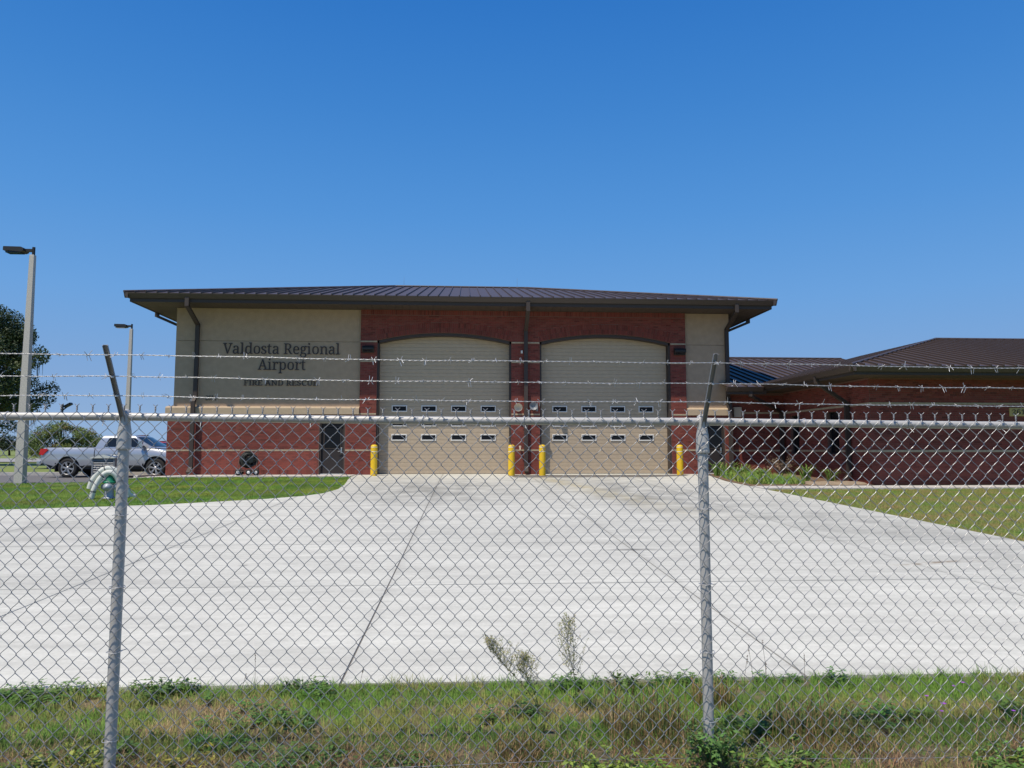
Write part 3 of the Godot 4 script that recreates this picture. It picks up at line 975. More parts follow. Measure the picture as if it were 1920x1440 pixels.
# ---------------------------------------------------------------- brick wing on the right
func wing() -> void:
	var s := thing("office_wing", Vector3(13.25, 0.5, -23.65), "low dark red brick wing with a brown hip roof beside the planting bed", "building")
	var x0 := 13.28
	var z0 := -23.74
	var xr := 36.0
	var m := MB.new()
	m.box(Vector3(x0, 0.2, z0 - 0.3), Vector3(xr - 1.25, 4.02, z0))
	m.box(Vector3(10.98, 0.2, -30.65), Vector3(x0, 4.0, -30.35))
	m.box(Vector3(x0 + 0.3, 0.2, -37.0), Vector3(xr - 1.25, 4.0, -36.7))
	m.box(Vector3(xr - 1.55, 0.2, -36.7), Vector3(xr - 1.25, 4.0, z0 - 0.3))
	# the wall towards the bed, with two window openings
	var wins := [[-29.78, -28.98, 1.48, 3.05], [-26.68, -25.82, 1.48, 3.05]]
	var zz := [z0 - 0.3, wins[1][1], wins[1][0], wins[0][1], wins[0][0], -36.7]
	for k in [0, 2, 4]:
		m.box(Vector3(x0, 0.2, zz[k + 1]), Vector3(x0 + 0.3, 4.02, zz[k]))
	for w in wins:
		m.box(Vector3(x0, 0.2, w[0]), Vector3(x0 + 0.3, w[2], w[1]))
		m.box(Vector3(x0, w[3], w[0]), Vector3(x0 + 0.3, 4.02, w[1]))
	var wall := part(s, "brick_wall", m.mesh(), M.mortar, true)
	var base := wall.position  # wall lies in world axes, so its bricks do too
	assert(base == -s.position)
	var bm := MB.new()
	var f := Transform3D(Basis(), Vector3(0, 0, z0))
	var front := courses(0.45, 4.0, func(_v: float) -> Array: return [[x0, 21.5]])
	front = single_bricks(wall, f, front, func(b: Array) -> bool: return b[0] > x0 + 0.1 and b[0] < 18.2 and b[1] > 0.6 and b[1] < 1.4, 300)
	lay(bm, f, front, rng)
	var fs := Transform3D(Basis(Vector3.BACK, Vector3.UP, Vector3.LEFT), Vector3(x0, 0, 0))  # u runs along +z, the face looks to -x
	lay(bm, fs, courses(0.45, 4.0, func(v: float) -> Array: return [[-30.35, wins[0][0]], [wins[0][1], wins[1][0]], [wins[1][1], z0]] if v > 1.48 and v < 3.05 else [[-30.35, z0]]), rng)
	var fc := Transform3D(Basis(), Vector3(0, 0, -30.35))
	lay(bm, fc, courses(0.55, 3.9, func(_v: float) -> Array: return [[11.02, x0]]), rng)
	stuff(part(wall, "brickwork", bm.mesh(), M.brick))
	for y in [1.57, 3.13]:
		for e in [[Vector3(x0 - 0.016, y, z0 - 0.02), Vector3(xr - 1.3, y + 0.07, z0 + 0.016)], [Vector3(11.01, y, -30.37), Vector3(x0 - 0.02, y + 0.07, -30.333)]]:
			var c := MB.new()
			c.box(e[0], e[1])
			part(s, "stone_course", c.mesh(), M.stone, true)
		for e in ([[-30.33, wins[0][0]], [wins[0][1], wins[1][0]], [wins[1][1], z0 - 0.02]] if y < 2 else [[-30.33, z0 - 0.02]]):
			var c := MB.new()
			c.box(Vector3(x0 - 0.016, y, e[0]), Vector3(x0 + 0.02, y + 0.07, e[1]))
			part(s, "stone_course", c.mesh(), M.stone, true)
	for w in wins:
		var fr := MB.new()
		var xa := x0 + 0.09
		fr.box(Vector3(xa, w[2], w[0]), Vector3(xa + 0.1, w[2] + 0.05, w[1]))
		fr.box(Vector3(xa, w[3] - 0.05, w[0]), Vector3(xa + 0.1, w[3], w[1]))
		fr.box(Vector3(xa, w[2] + 0.05, w[0]), Vector3(xa + 0.1, w[3] - 0.05, w[0] + 0.05))
		fr.box(Vector3(xa, w[2] + 0.05, w[1] - 0.05), Vector3(xa + 0.1, w[3] - 0.05, w[1]))
		fr.box(Vector3(xa, 2.62, w[0] + 0.05), Vector3(xa + 0.1, 2.67, w[1] - 0.05))
		var wd := part(s, "window", fr.mesh(), M.brown_metal, true)
		for e in [[w[2] + 0.05, 2.62], [2.67, w[3] - 0.05]]:
			var g := MB.new()
			g.box(Vector3(xa + 0.04, e[0], w[0] + 0.05), Vector3(xa + 0.06, e[1], w[1] - 0.05))
			part(wd, "pane", g.mesh(), M.glass)
	# roofs
	var ex := 12.0
	var ez := -22.4
	var ey := 4.28
	var deep := 8.1
	var rp := part(s, "roof", wing_back(ex, ez, ey, deep, xr), M.roof_metal, true)
	roof_slope(rp, Vector3(ex, ey, ez), Vector3.RIGHT, Vector3.FORWARD, 0.256, xr - ex, true, true, deep)
	roof_slope(rp, Vector3(ex, ey, ez), Vector3.FORWARD, Vector3.RIGHT, 0.256, 14.0, true, false, deep)
	roof_slope(rp, Vector3(10.5, 4.17, -29.25), Vector3.RIGHT, Vector3.FORWARD, 0.25, 9.43, false, false, 9.1)
	for e in [[Vector3(ex, ey, ez), Vector3(ex + deep, ey + 0.256 * deep, ez - deep)], [Vector3(ex + deep, ey + 0.256 * deep, ez - deep), Vector3(xr - deep, ey + 0.256 * deep, ez - deep)], [Vector3(10.9, 4.17 + 2.275, -38.35), Vector3(20.0, 4.17 + 2.275, -38.35)]]:
		var c := MB.new()
		c.tube(PackedVector3Array([e[0] + Vector3(0, 0.03, 0), e[1] + Vector3(0, 0.03, 0)]), 0.045, 0.045, 8)
		part(rp, "ridge_cap", c.mesh(), M.roof_metal)
	part(s, "gutter", gutter(Vector3(ex, ey - 0.015, ez), Vector3(xr, ey - 0.015, ez), Vector3.BACK), M.trim_brown, true)
	part(s, "gutter", gutter(Vector3(ex, ey - 0.015, -30.3), Vector3(ex, ey - 0.015, ez), Vector3.LEFT), M.trim_brown, true)
	part(s, "gutter", gutter(Vector3(10.5, 4.155, -29.25), Vector3(12.0, 4.155, -29.25), Vector3.BACK), M.trim_brown, true)
	var fa := MB.new()
	fa.box(Vector3(ex + 0.16, 4.0, ez - 0.22), Vector3(xr - 0.16, 4.2, ez - 0.165))
	fa.box(Vector3(ex + 0.165, 4.0, -30.3), Vector3(ex + 0.22, 4.2, ez - 0.22))
	fa.box(Vector3(10.55, 3.88, -29.47), Vector3(ex + 0.165, 4.08, -29.415))
	part(s, "fascia", fa.mesh(), M.brown_metal, true)
	var sf := MB.new()
	sf.box(Vector3(ex + 0.22, 4.05, z0 - 0.01), Vector3(xr - 0.2, 4.07, ez - 0.22))
	sf.box(Vector3(ex + 0.22, 4.05, -30.34), Vector3(x0 + 0.01, 4.07, z0 - 0.01))
	sf.box(Vector3(11.0, 3.95, -30.4), Vector3(ex + 0.22, 3.97, -29.47))
	var sp := part(s, "soffit", sf.mesh(), M.brown_metal, true)
	soffit(sp, ex + 0.22, 22.0, z0, ez - 0.22, 4.017, true)
	soffit(sp, ex + 0.22, x0, -30.3, z0 - 0.003, 4.017, false)
	# downspouts
	part(s, "downspout", duct([Vector3(12.12, 4.15, -25.0), Vector3(12.12, 3.95, -25.0), Vector3(13.16, 3.25, -25.0), Vector3(13.16, 0.8, -25.0), Vector3(13.0, 0.62, -25.0)]), M.brown_metal, true)
	part(s, "downspout", duct([Vector3(11.5, 4.02, -29.4), Vector3(11.5, 3.82, -29.4), Vector3(13.1, 3.2, -30.22), Vector3(13.1, 0.7, -30.22)]), M.brown_metal, true)
	# meter box and the number plate
	var bx := MB.new()
	bx.cbox(Vector3(11.1, 2.98, -30.35), Vector3(11.42, 3.4, -30.2), 0.01)
	part(s, "meter_box", bx.mesh(), M.beige, true)
	var pl := MB.new()
	pl.cbox(Vector3(18.06, 2.76, z0), Vector3(18.86, 3.04, z0 + 0.03), 0.006)
	var plate := part(s, "number_plate", pl.mesh(), M.sign_plate, true)
	plate.set_meta("label", "tan plate with the number 2614")
	lettering(s, "2614", 18.14, 18.76, 2.82, 0.16, z0 + 0.024, M.letter, 0.02)

func wing_back(ex: float, ez: float, ey: float, deep: float, xr: float) -> ArrayMesh:
	var b := MB.new()
	var a := Vector3(ex + deep, ey + 0.256 * deep, ez - deep)
	var c := Vector3(xr - deep, ey + 0.256 * deep, ez - deep)
	b.quad(Vector3(xr, ey, ez - 2 * deep), Vector3(ex, ey, ez - 2 * deep), a, c)
	b.tri(Vector3(xr, ey, ez), Vector3(xr, ey, ez - 2 * deep), c)
	b.quad(Vector3(20, 4.1, -47.4), Vector3(10.9, 4.1, -47.4), Vector3(10.9, 4.17 + 2.275, -38.35), Vector3(20, 4.17 + 2.275, -38.35))
	return b.mesh()

# ---------------------------------------------------------------- chain-link fence
func fy(x: float) -> float:  # the fence follows the ground down to the right
	return -0.0063 * x

func wire_mesh(even: bool, d: float, top: float, bottom: float) -> ArrayMesh:
	var half := d / 4.0 + 0.0017
	var lv := 0.043
	var r := 0.0019
	var pts := PackedVector3Array()
	var e := -1.0 if even else 1.0
	var x0 := e * d / 4.0
	# twisted tail above the rail
	var off := 0.0 if even else PI
	pts.append(Vector3(x0 + cos(off) * 0.013, top + 0.036, sin(off + 0.6) * 0.006))
	for k in range(14, -1, -1):
		var a := k * 0.95 + off
		pts.append(Vector3(x0 + cos(a) * 0.0032, top + 0.005 + k * 0.0016, sin(a) * 0.0032))
	var n := int((top - bottom) / lv)
	for k in n:
		for q in 6:
			var p := q / 6.0
			var w := 1.0 - 2.0 * p
			var cs := cos(PI * p)
			var x := e * half * lerpf(w, cs, 0.35) * (1.0 if k % 2 == 0 else -1.0)
			var front := ((k % 2 == 0) != even)
			pts.append(Vector3(x, top - (k + p) * lv, (0.0042 if front else -0.0042) * pow(sin(PI * p), 0.6)))
	var b := MB.new()
	b.tube(pts, r, r, 5)
	return b.mesh()

func fence() -> void:
	var s := thing("chain_link_fence", Vector3(0, 0, FZ), "galvanized chain-link fence topped with three strands of barbed wire", "fence")
	var px := [-4.78, -1.75, 1.28, 4.31]
	for x in px:
		var m := MB.new()
		m.lathe([Vector2(0.0275, -0.3), Vector2(0.0275, 1.74)], 20, Transform3D(Basis(), Vector3(x, fy(x), FZ)))
		part(s, "post", m.mesh(), M.galvanized, true)
		var c := MB.new()
		c.lathe([Vector2(0.0335, 1.655), Vector2(0.0365, 1.66), Vector2(0.0365, 1.672), Vector2(0.0345, 1.68), Vector2(0.0335, 1.75), Vector2(0.029, 1.775), Vector2(0.026, 1.80), Vector2(0.03, 1.825), Vector2(0.026, 1.855), Vector2(0.012, 1.865), Vector2(0.0, 1.866)], 20, Transform3D(Basis(), Vector3(x, fy(x), FZ)))
		part(s, "post_cap", c.mesh(), M.galvanized, true)
		var a := Vector3(x, 1.80 + fy(x), FZ + 0.012)
		var b := Vector3(x, 2.165 + fy(x), FZ + 0.245)
		var arm := MB.new()
		var dir := (b - a).normalized()
		var nn := Vector3.RIGHT.cross(dir).normalized()
		if nn.y > 0:
			nn = -nn
		arm.bar(a, b, 0.022, 0.003, Color.WHITE, nn)
		for e in [-1, 1]:
			var o: Vector3 = Vector3(e * 0.0105, 0, 0) + nn * 0.005
			arm.bar(a + o, b + o, 0.003, 0.011, Color.WHITE, nn)
		var am := part(s, "barbed_wire_arm", arm.mesh(), M.arm_metal, true)
		for y in [[2.115, -3.74], [2.015, -3.81], [1.925, -3.87]]:
			var cl := MB.new()
			cl.xbox(Transform3D(Basis(), Vector3(x + 0.006, y[0] + fy(x), y[1] + 0.012)), Vector3(0.012, 0.008, 0.01))
			part(am, "clip", cl.mesh(), M.barb_metal)
	for k in 3:
		var m := MB.new()
		var a: float = px[k] + 0.0
		var b: float = px[k + 1]
		var p := PackedVector3Array()
		for q in 9:
			var x := lerpf(a, b, q / 8.0)
			p.append(Vector3(x, 1.826 + fy(x) - 0.006 * sin(PI * q / 8.0), FZ))
		m.tube(p, 0.0205, 0.0205, 16)
		part(s, "top_rail", m.mesh(), M.galvanized, true)
	# woven wires
	var d := 0.077
	var top := 1.853
	var me := [wire_mesh(true, d, top, 0.03), wire_mesh(false, d, top, 0.03)]
	var first := int(floor(-4.75 / (d / 2.0)))
	if first % 2 != 0:
		first += 1
	for k in 236:
		var x := -2.28 + (first + 59 + 1 + k + 0.5) * d / 2.0 - 0.0
		x = -4.744 + (k + 0.5) * d / 2.0
		if x > 4.31:
			break
		var o := part(s, "wire", me[k % 2], M.wire_metal)
		o.position = Vector3(x, fy(x) - 0.006 * sin(PI * fposmod(x + 1.75, 3.03) / 3.03), 0.034 + 0.006 * sin(x * 1.7) + 0.003 * sin(x * 5.3))
		o.rotation = Vector3(0.003 * sin(x * 2.3 + 1.0), 0, 0.0012 * sin(x * 3.1))
	# ties and bottom wire
	var hook := MB.new()
	var hp := PackedVector3Array()
	for q in 12:
		var a := -2.2 + q * 0.44
		hp.append(Vector3(0.004 * sin(q * 1.0), 0.025 * sin(a), 0.025 * cos(a)))
	hp.append(Vector3(0.012, -0.045, 0.036))
	hook.tube(hp, 0.0022, 0.0018, 5)
	var hm := hook.mesh()
	for k in 17:
		var x := -4.5 + k * 0.53 + 0.05 * sin(k * 5.0)
		var o := part(s, "tie_wire", hm, M.barb_metal)
		o.position = Vector3(x, 1.822 + fy(x), 0.0)
	var ring := MB.new()
	var rp := PackedVector3Array()
	for q in 15:
		var a := TAU * q / 14.0 + 0.3
		rp.append(Vector3(0.037 * cos(a), 0.003 * sin(q * 1.3), 0.037 * sin(a)))
	rp.append(Vector3(0.046, 0.006, 0.03))
	ring.tube(rp, 0.002, 0.0018, 5)
	var rm := ring.mesh()
	for x in px:
		for y in [0.25, 0.62, 0.98, 1.33]:
			var o := part(s, "tie_wire", rm, M.barb_metal)
			o.position = Vector3(x, y + fy(x) + 0.03 * sin(x * 9.0 + y * 7.0), 0.004)
			o.rotation.y = sin(y * 5.0 + x)
	var tw := MB.new()
	var tp := PackedVector3Array()
	for q in 60:
		var x := -4.78 + q * 9.09 / 59.0
		tp.append(Vector3(x, 0.075 + fy(x) + 0.012 * sin(x * 1.9), FZ + 0.022))
	tw.tube(tp, 0.0017, 0.0017, 6)
	part(s, "tension_wire", tw.mesh(), M.wire_metal, true)
	# barbed wire
	var barbs := []
	for k in 4:
		var barb := MB.new()
		var w := func(m: float) -> Vector3: return Vector3(rng.randf_range(-m, m), rng.randf_range(-m, m), rng.randf_range(-m, m))
		barb.tube(PackedVector3Array([Vector3(-0.004, 0.021, 0.003) + w.call(0.007), Vector3(-0.003, 0.004, 0.003), Vector3(-0.001, -0.003, 0.001), Vector3(0.001, 0.0, -0.0035), Vector3(0.003, 0.0035, 0.0005), Vector3(0.005, -0.003, 0.003), Vector3(0.012, -0.017, 0.006) + w.call(0.007)]), 0.0015, 0.0012, 4)
		barb.tube(PackedVector3Array([Vector3(0.013, 0.014, -0.012) + w.call(0.008), Vector3(0.006, 0.003, -0.004), Vector3(0.003, -0.003, 0.0), Vector3(0.0, 0.0, 0.0035), Vector3(-0.003, 0.003, 0.0), Vector3(-0.005, -0.003, -0.003), Vector3(-0.010, -0.016, 0.012) + w.call(0.008)]), 0.0015, 0.0012, 4)
		barbs.append(barb.mesh())
	for y in [[2.118, -3.728, 0.2], [2.018, -3.797, 1.4], [1.925, -3.86, 2.9]]:
		var m := MB.new()
		for e in 2:
			var p := PackedVector3Array()
			for q in 620:
				var x := -4.9 + q * 0.015
				var a := x * TAU / 0.06 + e * PI
				p.append(Vector3(x, strand_y(x, y[0], y[2]) + 0.0019 * sin(a), y[1] + 0.0019 * cos(a)))
			m.tube(p, 0.0014, 0.0014, 5)
		var o := part(s, "barbed_wire", m.mesh(), M.barb_metal, true)
		var x: float = -4.85 + 0.04 * y[2]
		while x < 4.3:
			var bb := part(o, "barb", barbs[rng.randi_range(0, 3)], M.barb_metal)
			bb.position = Vector3(x, strand_y(x, y[0], y[2]), y[1])
			bb.rotation = Vector3(rng.randf() * TAU, rng.randf_range(-0.4, 0.4) + (PI if rng.randf() < 0.5 else 0.0), rng.randf_range(-0.3, 0.3))
			bb.scale = Vector3.ONE * rng.randf_range(0.75, 1.2)
			x += 0.125 + rng.randf_range(-0.008, 0.008)

func strand_y(x: float, y: float, ph: float) -> float:
	return y + fy(x) - 0.007 * sin(PI * fposmod(x + 1.75, 3.03) / 3.03) + 0.0016 * sin(x * 4.3 + ph) + 0.001 * sin(x * 11.0 + ph * 2.0)

# ---------------------------------------------------------------- things on the site
func site_things() -> void:
	var at := [Vector3(-3.5, 0.66, -29.25), Vector3(1.82, 0.66, -29.25), Vector3(3.03, 0.66, -29.25), Vector3(8.52, 0.66, -29.3)]
	var labels := ["yellow steel bollard beside the dark personnel door, at the corner of the left truck bay", "yellow bollard between the left truck bay door and the brick pier with the centre downspout", "yellow bollard between the centre brick pier and the right truck bay door", "yellow bollard before the brick wall between the right truck bay and the right fence post"]
	var first: Node3D
	for k in 4:
		if k == 0:
			first = thing("bollard", at[0], labels[0], "bollard", "yellow bollards guarding the truck bays")
			var b := MB.new()
			b.lathe([Vector2(0.128, -0.1), Vector2(0.128, 1.10), Vector2(0.118, 1.145), Vector2(0.08, 1.175), Vector2(0.0, 1.185)], 24)
			part(first, "sleeve", b.mesh(), M.yellow)
			for y in [0.90, 1.07]:
				var t := MB.new()
				t.lathe([Vector2(0.1285, y), Vector2(0.1295, y + 0.002), Vector2(0.1295, y + 0.026), Vector2(0.1285, y + 0.028)], 24)
				part(first, "tape_band", t.mesh(), M.tape)
		else:
			copy(first, "bollard", at[k], labels[k], k * 0.7)
	hydrant()
	reel_cart()
	var bx := thing("equipment_cabinet", Vector3(-13.6, 0.46, -29.6), "grey louvred equipment cabinet with a sloped lid behind the draped hydrant", "cabinet")
	var c := MB.new()
	c.box(Vector3(-0.42, 0.0, -0.4), Vector3(0.42, 0.86, 0.33))
	c.box(Vector3(-0.42, 0.0, 0.33), Vector3(-0.37, 0.86, 0.4))
	c.box(Vector3(0.37, 0.0, 0.33), Vector3(0.42, 0.86, 0.4))
	c.box(Vector3(-0.37, 0.0, 0.33), Vector3(0.37, 0.06, 0.398))
	part(bx, "body", c.mesh(), M.grey_paint)
	var lid := MB.new()
	lid.poly(PackedVector2Array([Vector2(-0.46, 0.865), Vector2(0.46, 0.865), Vector2(0.46, 0.90), Vector2(0.0, 0.99), Vector2(-0.46, 0.90)]), Transform3D(Basis(), Vector3(0, 0, 0.44)), 0.88)
	part(bx, "lid", lid.mesh(), M.hose)
	for k in 9:
		var l := MB.new()
		l.bar(Vector3(-0.37, 0.11 + k * 0.085, 0.375), Vector3(0.37, 0.11 + k * 0.085, 0.375), 0.07, 0.008, Color.WHITE, Vector3(0, 0.6, 0.8))
		part(bx, "louvre", l.mesh(), M.grey_paint)
	# lamp standards
	var lp := lamp(Vector3(-15.27, 0.42, -26.9), "tall square concrete lamp standard at the lawn edge, with one dark box lantern")
	copy(lp, "street_lamp", Vector3(-19.7, 0.42, -45.0), "more distant square concrete lamp standard, seen behind the pickup truck").scale.y = 1.03
	var fl := thing("floodlight_pole", Vector3(-31.2, 0.45, -60.0), "short dark pole with a tilted floodlight above the bushy tree", "pole light")
	var m := MB.new()
	m.tube(PackedVector3Array([Vector3(0, 0, 0), Vector3(0, 4.7, 0)]), 0.09, 0.08, 8)
	part(fl, "pole", m.mesh(), M.black)
	m = MB.new()
	m.xbox(Transform3D(Basis(Vector3.FORWARD, -0.5), Vector3(0.42, 4.62, 0)), Vector3(0.55, 0.16, 0.4))
	m.tube(PackedVector3Array([Vector3(0, 4.2, 0), Vector3(0.3, 4.45, 0)]), 0.05, 0.05, 6)
	part(fl, "floodlight", m.mesh(), M.black)
	# wheel stops
	var ws := thing("wheel_stop", Vector3(-13.0, 0.46, -32.2), "white concrete wheel stop by the pickup's front tyre", "wheel stop")
	m = MB.new()
	m.poly(PackedVector2Array([Vector2(-0.9, 0.0), Vector2(0.9, 0.0), Vector2(0.86, 0.15), Vector2(-0.86, 0.15)]), Transform3D(Basis(Vector3.UP, 1.3), Vector3.ZERO), 0.18)
	part(ws, "block", m.mesh(), M.walk_concrete)
	bed_plants()

func lamp(at: Vector3, label: String) -> Node3D:
	var o := thing("street_lamp", at, label, "lamp post", "concrete lamp standards by the parking lot")
	var m := MB.new()
	var prof := [[0.0, 0.142], [8.05, 0.076], [8.08, 0.07]]
	for k in 2:
		for e in 4:
			var f := func(r: Array, q: int) -> Vector3:
				var a := q * PI / 2 + PI / 4
				return Vector3(cos(a) * r[1] * 1.414, r[0], -sin(a) * r[1] * 1.414)
			m.quad(f.call(prof[k], e), f.call(prof[k], e + 1), f.call(prof[k + 1], e + 1), f.call(prof[k + 1], e))
	m.quad(Vector3(-0.07, 8.08, 0.07), Vector3(0.07, 8.08, 0.07), Vector3(0.07, 8.08, -0.07), Vector3(-0.07, 8.08, -0.07))
	part(o, "pole", m.mesh(), M.pole_concrete)
	m = MB.new()
	m.tube(PackedVector3Array([Vector3(0.02, 8.05, 0), Vector3(0.02, 8.36, 0)]), 0.05, 0.05, 12)
	m.box(Vector3(-0.32, 8.19, -0.05), Vector3(0.0, 8.29, 0.05))
	part(o, "arm", m.mesh(), M.black)
	m = MB.new()
	m.poly(PackedVector2Array([Vector2(-0.92, 8.2), Vector2(-0.32, 8.15), Vector2(-0.24, 8.19), Vector2(-0.24, 8.29), Vector2(-0.32, 8.33), Vector2(-0.9, 8.34), Vector2(-0.92, 8.32)]), Transform3D(Basis(), Vector3(0, 0, 0.19)), 0.38)
	m.poly(PackedVector2Array([Vector2(0.92, 8.2), Vector2(0.32, 8.15), Vector2(0.24, 8.19), Vector2(0.24, 8.29), Vector2(0.32, 8.33), Vector2(0.9, 8.34), Vector2(0.92, 8.32)]), Transform3D(Basis(Vector3.UP, PI), Vector3(0, 0, -0.19)), 0)
	var hd := part(o, "lantern", m.mesh(), M.black)
	m = MB.new()
	m.box(Vector3(-0.86, 8.13, -0.15), Vector3(-0.36, 8.165, 0.15))
	part(hd, "lens", m.mesh(), M.auto_glass)
	return o

func hydrant() -> void:
	var g := h(-9.2, -20.2)
	var s := thing("fire_hydrant", Vector3(-9.22, g - 0.02, -20.2), "grey fire hydrant with a green bonnet standing on the lawn", "fire hydrant")
	var b := MB.new()
	b.lathe([Vector2(0.17, 0.0), Vector2(0.17, 0.03), Vector2(0.115, 0.05), Vector2(0.11, 0.36), Vector2(0.13, 0.38), Vector2(0.13, 0.42), Vector2(0.0, 0.42)], 20)
	part(s, "barrel", b.mesh(), M.hydrant_silver)
	var cap := MB.new()
	cap.lathe([Vector2(0.165, 0.40), Vector2(0.17, 0.42), Vector2(0.165, 0.445), Vector2(0.135, 0.46), Vector2(0.125, 0.53), Vector2(0.095, 0.585), Vector2(0.045, 0.61), Vector2(0.035, 0.66), Vector2(0.0, 0.665)], 20)
	part(s, "bonnet", cap.mesh(), M.hydrant_green)
	var n := MB.new()
	n.lathe([Vector2(0.075, 0.08), Vector2(0.085, 0.14), Vector2(0.1, 0.145), Vector2(0.1, 0.2), Vector2(0.06, 0.22), Vector2(0.03, 0.26), Vector2(0.0, 0.26)], 16, Transform3D(Basis(Vector3.RIGHT, PI / 2), Vector3(0.02, 0.3, 0)))
	part(s, "outlet", n.mesh(), M.hydrant_silver)
	for e in [-1, 1]:
		var q := MB.new()
		q.lathe([Vector2(0.05, 0.08), Vector2(0.055, 0.13), Vector2(0.07, 0.135), Vector2(0.07, 0.19), Vector2(0.025, 0.2), Vector2(0.0, 0.23)], 14, Transform3D(Basis(Vector3.BACK, -e * PI / 2), Vector3(0, 0.3, 0)))
		part(s, "outlet", q.mesh(), M.hydrant_silver)
	var hs := thing("fire_hose", Vector3(-9.22, g - 0.02, -20.2), "pale canvas fire hose draped in an arch over the hydrant", "hose")
	for k in 2:
		var m := MB.new()
		var p := PackedVector3Array()
		var ctl := [Vector3(-0.46, 0.26, 0.10), Vector3(-0.40, 0.46, 0.09), Vector3(-0.25, 0.68, 0.06), Vector3(-0.05, 0.78, 0.02), Vector3(0.16, 0.70, -0.04), Vector3(0.32, 0.46, -0.1), Vector3(0.42, 0.12, -0.16), Vector3(0.5, 0.03, -0.3)] if k == 0 else [Vector3(-0.35, 0.01, 0.2), Vector3(-0.30, 0.24, 0.19), Vector3(-0.2, 0.50, 0.14), Vector3(-0.05, 0.665, 0.1), Vector3(0.12, 0.64, 0.06), Vector3(0.24, 0.42, 0.0), Vector3(0.32, 0.1, -0.06), Vector3(0.4, 0.03, -0.16)]
		var cv := Curve3D.new()
		for q in ctl.size():
			var tg: Vector3 = (ctl[mini(q + 1, ctl.size() - 1)] - ctl[maxi(q - 1, 0)]) / 6.0
			cv.add_point(ctl[q], -tg, tg)
		cv.bake_interval = 0.04
		p = cv.get_baked_points()
		m.tube(p, 0.066, 0.066, 14)
		part(hs, "hose_run", m.mesh(), M.hose)
		for e in [0.1, 0.33]:
			var bd := MB.new()
			var i0 := int(p.size() * e)
			bd.tube(PackedVector3Array([p[i0], p[i0 + 1]]), 0.068, 0.068, 14)
			part(hs, "band", bd.mesh(), M.hose_band)

func reel_cart() -> void:
	var s := thing("hose_reel_cart", Vector3(-8.32, 0.665, -29.5), "dark garden hose reel cart on small wheels against the brick wall", "hose reel")
	s.scale = Vector3.ONE * 1.14
	var drum := Transform3D(Basis(Vector3.UP, 0.55), Vector3(0, 0.52, 0.0))
	for k in 8:
		var m := MB.new()
		var p := PackedVector3Array()
		for q in 25:
			var a := TAU * q / 24.0 + k
			var r: float = [0.24, 0.2, 0.25, 0.15, 0.23, 0.19, 0.11, 0.22][k] + 0.02 * sin(a * 2.0 + k * 2.1)
			p.append(drum * Vector3(r * cos(a), r * sin(a), -0.16 + k * 0.05 + 0.02 * sin(a * 3.0 + k)))
		m.tube(p, 0.026, 0.026, 8)
		part(s, "hose_coil", m.mesh(), M.garden_hose)
	var dm := MB.new()
	for z in [-0.2, 0.2]:
		for q in 8:
			var a := TAU * q / 8.0
			dm.tube(PackedVector3Array([drum * Vector3(0, 0, z), drum * Vector3(0.27 * cos(a), 0.27 * sin(a), z)]), 0.011, 0.011, 6)
	dm.tube(PackedVector3Array([drum * Vector3(0, 0, -0.24), drum * Vector3(0, 0, 0.24)]), 0.1, 0.1, 12)
	part(s, "drum", dm.mesh(), M.garden_hose)
	var f := MB.new()
	for e in [-1, 1]:
		var x: float = 0.30 * e
		f.tube(PackedVector3Array([Vector3(x, 0.12, 0.22), Vector3(x, 0.52, 0.0), Vector3(x - 0.02, 0.86, -0.14)]), 0.013, 0.013, 6)
		f.tube(PackedVector3Array([Vector3(x, 0.12, -0.2), Vector3(x, 0.52, 0.0)]), 0.013, 0.013, 6)
		f.tube(PackedVector3Array([Vector3(x, 0.14, -0.24), Vector3(x, 0.14, 0.26)]), 0.013, 0.013, 6)
	f.tube(PackedVector3Array([Vector3(-0.32, 0.86, -0.14), Vector3(0.28, 0.86, -0.14)]), 0.013, 0.013, 6)
	f.tube(PackedVector3Array([Vector3(-0.3, 0.14, 0.26), Vector3(0.3, 0.14, 0.26)]), 0.013, 0.013, 6)
	f.box(Vector3(-0.29, 0.17, -0.2), Vector3(0.29, 0.19, 0.24))
	part(s, "frame", f.mesh(), M.rust_frame)
	for e in [[-0.26, 0.24], [0.1, 0.28], [0.32, 0.2], [-0.3, -0.2]]:
		var t := MB.new()
		var x := Transform3D(Basis(Vector3.RIGHT, PI / 2), Vector3(e[0], 0.105, e[1]))
		t.lathe([Vector2(0.05, -0.03), Vector2(0.10, -0.03), Vector2(0.11, 0.0), Vector2(0.10, 0.03), Vector2(0.05, 0.035)], 18, x)
		var wl := part(s, "wheel", t.mesh(), M.rubber)
		var hb := MB.new()
		hb.lathe([Vector2(0.05, 0.0), Vector2(0.05, 0.036), Vector2(0.02, 0.045), Vector2(0.0, 0.045)], 14, x)
		part(wl, "hub", hb.mesh(), M.white_frame)

